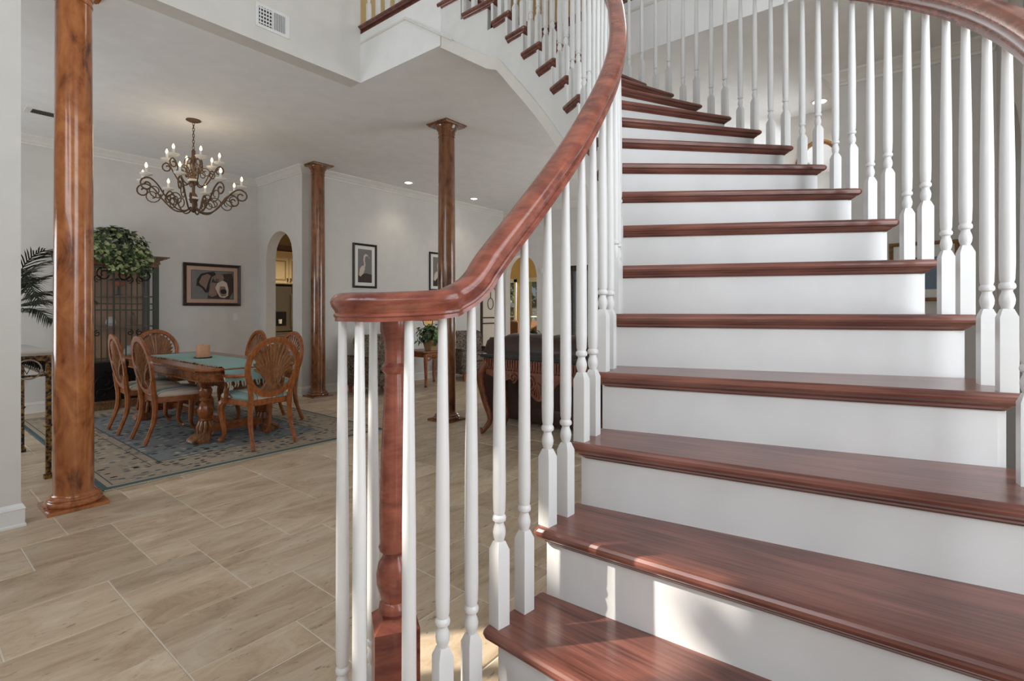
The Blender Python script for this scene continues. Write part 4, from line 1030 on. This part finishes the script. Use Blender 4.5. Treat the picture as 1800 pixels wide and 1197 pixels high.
# ================================================================== kitchen seen through the arch
STEEL = flat('stainless_steel', srgb(150, 142, 130), .3, .85, bscale=3); DKS = flat('dark_recess', srgb(22, 22, 24), .3)
fr = thing('refrigerator', 'stainless french door refrigerator with dispenser seen through the arch', 'refrigerator', (5.56, 10.5, 0))
MB().box((-.45, .03, .02), (.45, .68, 1.76)).build('body', DKS, fr)
for s, nm in ((-1, 'door'), (1, 'door')):
    xa, xb = (-.447, -.004) if s < 0 else (.004, .447)
    d = MB().loft([[(x, y_, z) for x, z in ((xa+i, .84+i), (xb-i, .84+i), (xb-i, 1.775-i), (xa+i, 1.775-i))] for y_, i in ((.03, 0), (-.03, 0), (-.04, .008))]).build('door', STEEL, fr)
    hx = -.035 if s < 0 else .035
    MB().tube([(hx, -.045, .9), (hx, -.085, .93), (hx, -.085, 1.6), (hx, -.045, 1.63)], .012, 8).build('handle', STEEL, d, True)
    if s < 0:
        MB().box((-.36, -.046, .95), (-.13, -.0405, 1.25)).build('dispenser', DKS, d)
        MB().lathe([(.03, 0), (.036, .09)], 12, (-.27, -.06, 1.0)).build('dispenser_cup', ALAB, d)
for z0, z1 in ((.06, .42), (.44, .82)):
    d = MB().box((-.447, -.035, z0), (.447, .03, z1)).build('freezer_drawer', STEEL, fr)
    MB().tube([(-.35, -.04, z1-.06), (-.33, -.075, z1-.06), (.33, -.075, z1-.06), (.35, -.04, z1-.06)], .012, 8).build('handle', STEEL, d, True)
CABC = flat('cream_cabinet', srgb(230, 208, 160), .45); GLZ = flat('cabinet_glaze', srgb(176, 140, 84), .5)
kc = thing('kitchen_cabinet', 'cream glazed wall cabinet with dark crown above the refrigerator', 'cabinet', (5.56, 10.62, 1.83))
MB().box((-.5, 0, 0), (.5, .56, .62)).build('body', CABC, kc)
for s in (-1, 1):
    xa, xb = (-.48, -.006) if s < 0 else (.006, .48)
    d = MB().box((xa, -.02, .02), (xb, 0, .56)).build('door', CABC, kc)
    MB().loft([[(x, y_, z) for x, z in ((xa+i, .02+i), (xb-i, .02+i), (xb-i, .56-i), (xa+i, .56-i))] for y_, i in ((-.0205, .055), (-.024, .06), (-.018, .075))]).build('panel_groove', GLZ, d)
    MB().loft([[(x, y_, z) for x, z in ((xa+i, .02+i), (xb-i, .02+i), (xb-i, .56-i), (xa+i, .56-i))] for y_, i in ((-.019, .078), (-.028, .1))]).build('raised_panel', CABC, d)
    MB().tube([(s*.035, -.022, .06), (s*.035, -.05, .07), (s*.035, -.05, .12), (s*.035, -.022, .13)], .008, 6).build('handle', BLACK, d)
for o_, z0, z1 in ((.0, .62, .66), (.03, .66, .68), (.05, .68, .70)): MB().box((-.5-o_, -o_, z0), (.5+o_, .56, z1)).build('cornice', CABC, kc)
dk = wood('mahogany', srgb(50, 20, 14), srgb(92, 40, 26), .3)
MB().loft([[(x, y, z) for x, y in ((-.52-o_, -.03-o_), (.52+o_, -.03-o_), (.52+o_, .56), (-.52-o_, .56))] for o_, z in ((0, .70), (.02, .74), (.06, .80), (.07, .82))]).build('crown', dk, kc)
downlight(5.3, 9.3, ZC, 'added unseen ceiling light that brightens the kitchen', 230)  # downlight added out of view to light the kitchen
# ================================================================== living room
def floral():
    m, n, b = nmat('floral_fabric'); mp = coords(n)
    v = add(n, 'ShaderNodeTexNoise', Scale=16.0, Detail=6.0, Roughness=.75, Distortion=2.0); n.links.new(mp.outputs[0], v.inputs[0])
    r = ramp(n, [(.40, srgb(44, 40, 38)), (.62, srgb(150, 130, 104)), (.50, srgb(98, 88, 78))]); n.links.new(v.outputs[0], r.inputs[0])
    n.links.new(r.outputs[0], b.inputs['Base Color']); b.inputs['Roughness'].default_value = .85; return m
FLOR = floral()
LEATH = flat('brown_leather', srgb(64, 44, 38), .38, bumpy=.15, bscale=60)
def cushion(w, d, h, r=.05):
    """soft box centred in x,y standing on z=0"""
    L = []
    for z, i in ((0, .03), (h*.15, .006), (h*.5, 0), (h*.82, .008), (h*.95, .03), (h, .07)):
        L.append(rrect(w/2-i, w/2-i, -d/2+i, d/2-i, z, max(.012, r-i*.2), 4))
    return MB().loft(L)
def armchair(x, y, rz, label):
    t = thing('armchair', label, 'armchair', (x, y, 0), rz, 'floral armchairs in the living room')
    o = cushion(.62, .70, .22).build('base', FLOR, t, True); o.location = (0, 0, .13)
    o = cushion(.60, .62, .15).build('seat_cushion', FLOR, t, True); o.location = (0, -.05, .352)
    o = cushion(.66, .56, .20, .09).build('backrest', FLOR, t, True); o.location = (0, .22, .60); o.rotation_euler = (R_(80), 0, 0)
    for s in (-1, 1):
        o = cushion(.14, .70, .46, .06).build('arm', FLOR, t, True); o.location = (s*.36, -.02, .13)
        for yy in (-.28, .28): MB().lathe([(.02, 0), (.026, .06), (.034, .13)], 10, (s*.32, yy, 0)).build('foot', CHW, t, True)
    return t
armchair(4.96, 6.66, R_(6), 'floral upholstered armchair left of the end table')
armchair(7.0, 6.62, R_(-12), 'floral upholstered armchair right of the free column')
# ---- end table, lamp, planter
et = thing('end_table', 'carved wooden end table with curved legs between the armchairs', 'table', (5.93, 6.55, 0))
MB().loft([[(x, y, z) for x, y in clip(a, a*.8, .05)] for a, z in ((.34, .575), (.36, .585), (.355, .605))]).build('top', CHD, et)
MB().box((-.3, -.23, .50), (.3, .23, .575)).build('apron', CHW, et)
for i in range(5): MB().tube([(-.24+.12*i+.045*math.cos(a), -.24, .49+.035*math.sin(a)) for a in [2*PI*j/12 for j in range(12)]], .012, 6, True).build('carving', CHD, et, True)
for sx in (-1, 1):
    for sy in (-1, 1): MB().tube(spline([(sx*.27, sy*.2, .56), (sx*.30, sy*.225, .44), (sx*.27, sy*.2, .25), (sx*.26, sy*.19, .1), (sx*.29, sy*.215, .02)], 5), [.035-.0009*i for i in range(17)]+[.018, .02, .024, .026], 8).build('leg', CHW, et, True)
pl = thing('potted_plant', 'leafy green plant in a tan square planter on the end table', 'plant', (5.86, 6.44, .6055))
MB().loft([[(x, y, z) for x, y in clip(a, a, .01)] for a, z in ((.08, 0), (.11, .17), (.115, .18), (.1, .18), (.09, .15))]).build('planter', flat('tan_planter', srgb(168, 132, 92), .6), pl)
def bush_pt(rx, rz, zc):
    def f(rg):
        a = rg.uniform(0, 2*PI); e = rg.uniform(-.6, PI/2); r = rg.uniform(.45, 1)
        n_ = (math.cos(a)*math.cos(e), math.sin(a)*math.cos(e), math.sin(e)); return (rx*n_[0]*r, rx*n_[1]*r, zc+rz*n_[2]*r), n_
    return f
leaf_cloud('foliage', bush_pt(.25, .2, .24), 260, .075, [LFD, LFM, LFB], pl, 31)
gl = thing('table_lamp', 'lamp with amber glass bowl held by dark iron prongs on the end table', 'lamp', (6.03, 6.68, .6055))
MB().lathe([(.07, 0), (.07, .015), (.015, .03), (.012, .36), (.02, .38)], 14).build('base', IRONB, gl, True)
AMB = emit('amber_glass', srgb(210, 166, 110), .45)
MB().lathe([(.02, .40), (.07, .43), (.10, .48), (.105, .53), (.085, .58), (.05, .6)], 20).build('shade', AMB, gl, True)
for i in range(3):
    a = 2*PI*i/3+.4; MB().tube([(.015*math.cos(a), .015*math.sin(a), .36), (.09*math.cos(a), .09*math.sin(a), .42), (.145*math.cos(a), .145*math.sin(a), .66)], .007, 6).build('prong', IRONB, gl)
# ---- carved console table behind the stair, sofa
CARV = wood('carved_mahogany', srgb(72, 34, 20), srgb(134, 76, 46), .35, (14, 14, 14), .2)
DSTONE = flat('dark_stone', srgb(52, 58, 58), .12, bscale=12)
cs = thing('console_table', 'carved mahogany console table with dark stone top behind the sofa', 'table', (4.10, 2.82, 0))
MB().loft([[(x, y, z) for x, y in clip(a, b_, .03)] for a, b_, z in ((.20, .73, .79), (.215, .745, .80), (.215, .745, .822), (.205, .735, .83))]).build('top', DSTONE, cs)
MB().box((-.18, -.70, .66), (.18, .70, .79)).build('apron', CARV, cs)
for i in range(46): MB().box((-.192, -.69+i*.0304, .705), (-.179, -.672+i*.0304, .785)).build('flute', CARV, cs)
for i in range(40): MB().lathe([(.004, -.01), (.011, 0), (.004, .01)], 6, (-.185, -.68+i*.0349, .685)).build('bead', CARV, cs)
# scalloped carved skirt: deep shell in the middle, rising to the legs
sk = []; N = 40
for i in range(N+1):
    y = -.66+1.32*i/N; q = abs(y)/.66
    dep = .22*math.exp(-(y/.17)**2)+.07*math.exp(-((abs(y)-.46)/.12)**2)+.03
    sk.append((y, .66-dep))
vs = []; fs = []
for y, z in sk: vs += [(-.185, y, .67), (-.185, y, z), (-.155, y, z+.01), (-.155, y, .67)]
for i in range(N): o_ = 4*i; fs += [(o_, o_+1, o_+5, o_+4), (o_+1, o_+2, o_+6, o_+5), (o_+2, o_+3, o_+7, o_+6), (o_+3, o_, o_+4, o_+7)]
fs += [(0, 3, 2, 1), tuple(4*N+i for i in range(4))]
MB().add(vs, fs).build('skirt', CARV, cs)
def yz(pts, x=-.19): return [(x, y, z) for y, z in pts]
for s in (-1, 1):
    MB().tube(yz(spiral(s*.11, .57, .075, PI/2, 1.5, 22, s)), .014, 6).build('scroll', CARV, cs, True)
    MB().tube(yz(spiral(s*.30, .615, .05, -PI/2, 1.3, 18, -s)), .011, 6).build('scroll', CARV, cs, True)
    MB().tube(yz(spiral(s*.48, .605, .055, PI/2, 1.3, 18, -s)), .011, 6).build('scroll', CARV, cs, True)
    MB().tube(yz([(p.x, p.y) for p in spline([(s*.03, .46, 0), (s*.12, .50, 0), (s*.2, .58, 0), (s*.3, .66, 0)], 5)]), .012, 6).build('leaf_carving', CARV, cs, True)
for i in range(7):
    a = R_(200+i*23.3); MB().tube(yz([(0, .58), (.05*math.cos(a), .56+.06*math.sin(a)), (.075*math.cos(a), .55+.11*math.sin(a))]), [.012, .016, .008], 6).build('shell_rib', CARV, cs, True)
for sx in (-1, 1):
    for sy in (-1, 1):
        p_ = spline([(sx*.15, sy*.66, .74), (sx*.19, sy*.73, .60), (sx*.16, sy*.70, .36), (sx*.13, sy*.65, .16), (sx*.16, sy*.70, .05), (sx*.19, sy*.735, .03)], 6)
        MB().tube(p_, [.05-.0011*i for i in range(25)]+[.026, .028, .032, .034, .034, .03][:len(p_)-25], 10).build('leg', CARV, cs, True)
sf = thing('sofa', 'dark brown leather sofa seen from behind with loose back cushions', 'sofa', (4.88, 2.95, 0), R_(-90))
# local: sofa faces -y after rotation means +x in the room
sf.rotation_euler = (0, 0, R_(90))
o = cushion(2.1, .88, .26).build('base', LEATH, sf, True); o.location = (0, 0, .06)
o = cushion(2.1, .22, .74, .08).build('backrest', LEATH, sf, True); o.location = (0, .36, .22)
for i in (-1, 0, 1):
    o = cushion(.58, .62, .17).build('seat_cushion', LEATH, sf, True); o.location = (i*.6, -.08, .322)
    o = cushion(.60, .44, .22, .1).build('back_cushion', LEATH, sf, True); o.location = (i*.61, .27, .76); o.rotation_euler = (R_(78), 0, 0)
for s in (-1, 1):
    o = cushion(.2, .88, .56, .08).build('arm', LEATH, sf, True); o.location = (s*1.0, 0, .08)
    for yy in (-.36, .36): MB().box((s*.95-.03, yy-.03, 0), (s*.95+.03, yy+.03, .07)).build('foot', BLACK, sf)
def zebra():
    m, n, b = nmat('zebra_fabric'); w_ = add(n, 'ShaderNodeTexWave', Scale=6.0, Distortion=9.0, Detail=2.0); n.links.new(coords(n).outputs[0], w_.inputs[0])
    r = ramp(n, [(.45, srgb(34, 28, 26)), (.52, srgb(206, 198, 184))]); n.links.new(w_.outputs[0], r.inputs[0]); n.links.new(r.outputs[0], b.inputs['Base Color']); b.inputs['Roughness'].default_value = .8; return m
o = cushion(.46, .44, .16, .1).build('throw_pillow', zebra(), None, True); o.location = (4.98, 2.62, .72); o.rotation_euler = (R_(75), 0, R_(80))
tag(o, 'black and cream animal print pillow on the leather sofa', 'pillow')
st = thing('side_table', 'small round dark side table beyond the sofa', 'table', (5.75, 4.22, 0))
MB().lathe([(.26, .6), (.27, .61), (.27, .63), (.25, .635)], 24).build('top', CARV, st, True); MB().lathe([(.16, 0), (.16, .02), (.03, .06), (.025, .55), (.08, .6)], 16).build('pedestal', CARV, st, True)
pp = thing('potted_plant', 'low green potted plant showing above the sofa back', 'plant', (5.75, 4.22, .6355))
MB().lathe([(.07, 0), (.1, .12), (.09, .12)], 16).build('pot', flat('dark_pot', srgb(60, 50, 46), .5), pp, True)
leaf_cloud('foliage', bush_pt(.2, .16, .18), 180, .075, [LFM, LFB, LFD], pp, 33)
# ---- openings of the far side: leaded arch window, dark framed door, sunroom windows
DKW = wood('dark_door_wood', srgb(34, 20, 14), srgb(66, 40, 28), .35); GLS = glass('clear_glass', (.9, .96, 1, 1), .12); LEADG = glass('frosted_leaded_glass', (.86, .92, .96, 1), .55, .25); LEAD = flat('lead_came', srgb(40, 40, 42), .5, .5)
w1 = thing('leaded_door', 'dark framed arched door with leaded glass in the living room wall', 'door', (8.26, 7.20, 0))
def arch_loop(hw, zs, zt, n=14): return [(-hw, 0)]+[(-hw*math.cos(PI*i/n), zs+(zt-zs)*math.sin(PI*i/n)) for i in range(n+1)]+[(hw, 0)]
outl, inl = arch_loop(.34, 1.62, 2.0), arch_loop(.29, 1.62, 1.95); k = len(outl)
MB().add([(x, y, z) for y in (-.03, .06) for L in (outl, inl) for x, z in L],
         [(i, i+1, k+i+1, k+i) for i in range(k-1)]+[(2*k+i, 3*k+i, 3*k+i+1, 2*k+i+1) for i in range(k-1)]+[(k+i, k+i+1, 3*k+i+1, 3*k+i) for i in range(k-1)]+[(i, 2*k+i, 2*k+i+1, i+1) for i in range(k-1)]).build('frame', DKW, w1)
mesh_ob('pane', [(x, .02, z) for x, z in inl], [tuple(range(len(inl)))], LEADG, w1)
for z in (.35, 1.0, 1.12): MB().box((-.29, .0, z-.012), (.29, .03, z+.012)).build('came', LEAD, w1)
MB().tube([(.09*math.cos(a), .01, 1.42+.12*math.sin(a)) for a in [2*PI*i/20 for i in range(20)]], .008, 5, True).build('came', LEAD, w1)
MB().tube([(.2*math.cos(a), .01, 1.55+.25*math.sin(a)) for a in [PI*i/16 for i in range(17)]], .008, 5).build('came', LEAD, w1)
MB().tube([(0, .01, 1.54), (0, .01, 1.92)], .007, 5).build('came', LEAD, w1)
d1 = thing('glass_door', 'dark framed glass door in the far wall seen between the balusters', 'door', (8.66, 5.13, 0))
f = MB()
for s in (-1, 1): f.box((-.02, s*.315-.035, 0), (.12, s*.315+.035, 2.16))
f.box((-.02, -.35, 2.06), (.12, .35, 2.16)); f.box((-.01, -.28, 0), (.06, .28, .12)); f.box((.0, -.03, .1), (.06, .03, 2.06)); f.build('frame', DKW, d1)
for s in (-1, 1): mesh_ob('pane', [(.03, s*.03, .12), (.03, s*.28, .12), (.03, s*.28, 2.06), (.03, s*.03, 2.06)], [(0, 1, 2, 3)], GLS, d1)
def sun_window(y0, y1, label, name):
    t = struct(thing(name, label, 'window', (10.6, (y0+y1)/2, 0)), label); del t['category']
    hw = (y1-y0)/2; fm_ = MB()
    fm_.box((-.03, -hw-.07, .18), (.0, -hw, 2.1)).box((-.03, hw, .18), (.0, hw+.07, 2.1)).box((-.03, -hw-.07, 2.02), (.0, hw+.07, 2.12)).box((-.05, -hw-.09, .18), (.0, hw+.09, .25))
    fm_.box((.04, -.012, .25), (.07, .012, 2.02)).box((.04, -hw, 1.1), (.07, hw, 1.13)); fm_.build('window_frame', TRIM, t)
    mesh_ob('pane', [(.055, -hw, .25), (.055, hw, .25), (.055, hw, 2.02), (.055, -hw, 2.02)], [(0, 1, 2, 3)], GLS, t)
sun_window(7.3, 7.95, 'right sunroom window with garden view', 'window_1'); sun_window(8.41, 9.1, 'left sunroom window with garden view', 'window_2')
WICK = flat('wicker', srgb(120, 82, 50), .7, bumpy=.4, bscale=90)
def wicker(x, y, rz, label):
    t = thing('wicker_chair', label, 'chair', (x, y, 0), rz, 'wicker chairs in the sunroom')
    MB().loft([rrect(.2, .22, -.2, .22, .43, .03), rrect(.21, .23, -.21, .23, .45, .03), rrect(.2, .22, -.2, .22, .47, .03)]).build('seat', WICK, t)
    MB().loft([[(x_, -.2+dy-(z-.45)*.1, z) for x_, dy in ((-w_, -.015), (w_, -.015), (w_, .015), (-w_, .015))] for z, w_ in ((.45, .19), (.7, .21), (.98, .2), (1.02, .17))]).build('backrest', WICK, t)
    for sx in (-1, 1):
        for sy in (-1, 1): MB().box((sx*.18-.018, sy*.17-.018, 0), (sx*.18+.018, sy*.17+.018, .44)).build('leg', WICK, t)
wicker(9.75, 8.0, R_(100), 'woven wicker chair in the sunroom nearest the arch'); wicker(9.9, 7.45, R_(70), 'woven wicker chair in the sunroom behind the arch jamb')
# ================================================================== windows of the near side (behind the viewer) and the garden
def sash(name, axis, c, u0, u1, z0, z1, nu, nz, label):
    t = struct(thing(name, label, 'window', (0, 0, 0)), label); del t['category']; mb = MB()
    def B(ua, ub, za, zb, th=.03):
        if axis == 'x': mb.box((ua, c-th, za), (ub, c+th, zb))
        else: mb.box((c-th, ua, za), (c+th, ub, zb))
    for i in range(nu+1): u = u0+(u1-u0)*i/nu; B(u-.022, u+.022, z0, z1)
    for i in range(nz+1): z = z0+(z1-z0)*i/nz; B(u0, u1, z-.022, z+.022)
    mb.build('window_frame', WHITE, t)
sash('window_3', 'x', -1.78, .1, 2.3, .8, 4.4, 3, 4, 'tall front window of the foyer'); sash('window_4', 'y', -1.38, .15, 1.65, .9, 5.2, 2, 5, 'tall side window of the foyer')
sash('window_5', 'y', -1.38, 2.10, 4.05, 2.5, 3.32, 5, 1, 'transom window above the front door'); sash('window_6', 'y', 8.74, 1.6, 3.6, .3, 2.3, 3, 3, 'window of the far living room wall')
sash('window_7', 'x', .54, 5.75, 8.2, .5, 2.7, 4, 3, 'side window of the living room')
sash('window_added', 'y', -1.42, 5.5, 7.7, .75, 2.85, 3, 2, 'added unseen dining room window for the fill light')  # unseen window, added to give the dining fill light an opening
cu = MB(); vs = []; n_ = 90
for i in range(n_+1):
    y = 5.45+2.3*i/n_; x = -1.365+.018*math.sin(i*1.1); vs += [(x, y, .72), (x, y, 2.9), (x-.006, y, 2.9), (x-.006, y, .72)]
cu.add(vs, [f_ for i in range(n_) for f_ in ((4*i, 4*i+4, 4*i+5, 4*i+1), (4*i+2, 4*i+6, 4*i+7, 4*i+3))])
tag(cu.build('curtain', flat('sun_block_curtain', srgb(236, 234, 228), .9), None, True), 'added unseen white curtain keeping direct sun off the dining floor', 'curtain')  # opaque panel added out of view to stop sun entering the dining room
GRASS = flat('grass', srgb(86, 108, 58), .9, bumpy=.4, bscale=12)
o = MB().box((-14, -14, -.4), (30, 26, -.16)).build('ground', GRASS); struct(o, 'garden lawn outside')
def bush(x, y, r, h, n, label, seed):
    t = thing('garden_bush', label, 'bush', (x, y, -.16), 0, 'shrubs outside the sunroom')
    MB().tube([(0, 0, 0), (.05, .02, h*.35), (0, .05, h*.7)], [.07, .05, .02], 6).build('trunk', CARV, t)
    leaf_cloud('foliage', bush_pt(r, h*.5, h*.52), n, .2, [LFD, LFM, LFB], t, seed, .2)
bush(13.3, 10.5, 1.7, 3.8, 1500, 'leafy green tree outside the left sunroom window', 41)
bush(14.2, 7.2, 1.3, 3.2, 900, 'leafy green shrub outside the right sunroom window', 42)
bush(13.8, 4.6, .9, 2.2, 450, 'green shrub outside the glass door', 43)
bush(8.4, 9.2, .45, 1.0, 220, 'low yellow green shrub outside the leaded door', 44)

def garden_tree():
    t = thing('garden_tree', 'leafy tree outside the front door shading the transom', 'tree', (-3.9, 5.3, -.16))
    MB().tube(spline([(-1.2, .4, 0), (-1.1, .35, 2.0), (-.5, .2, 4.0), (0, 0, 5.4)], 5), [.16-.007*i for i in range(16)], 8).build('trunk', CARV, t, True)
    leaf_cloud('foliage', lambda rg: (lambda a, e, r: ((1.3*math.cos(a)*math.cos(e)*r, 1.3*math.sin(a)*math.cos(e)*r, 5.4+.9*math.sin(e)*r), (math.cos(a), math.sin(a), math.sin(e))))(rg.uniform(0, 2*PI), rg.uniform(-PI/2, PI/2), rg.uniform(.3, 1)), 110, .2, [LFM, LFB], t, 77, .2)
garden_tree()
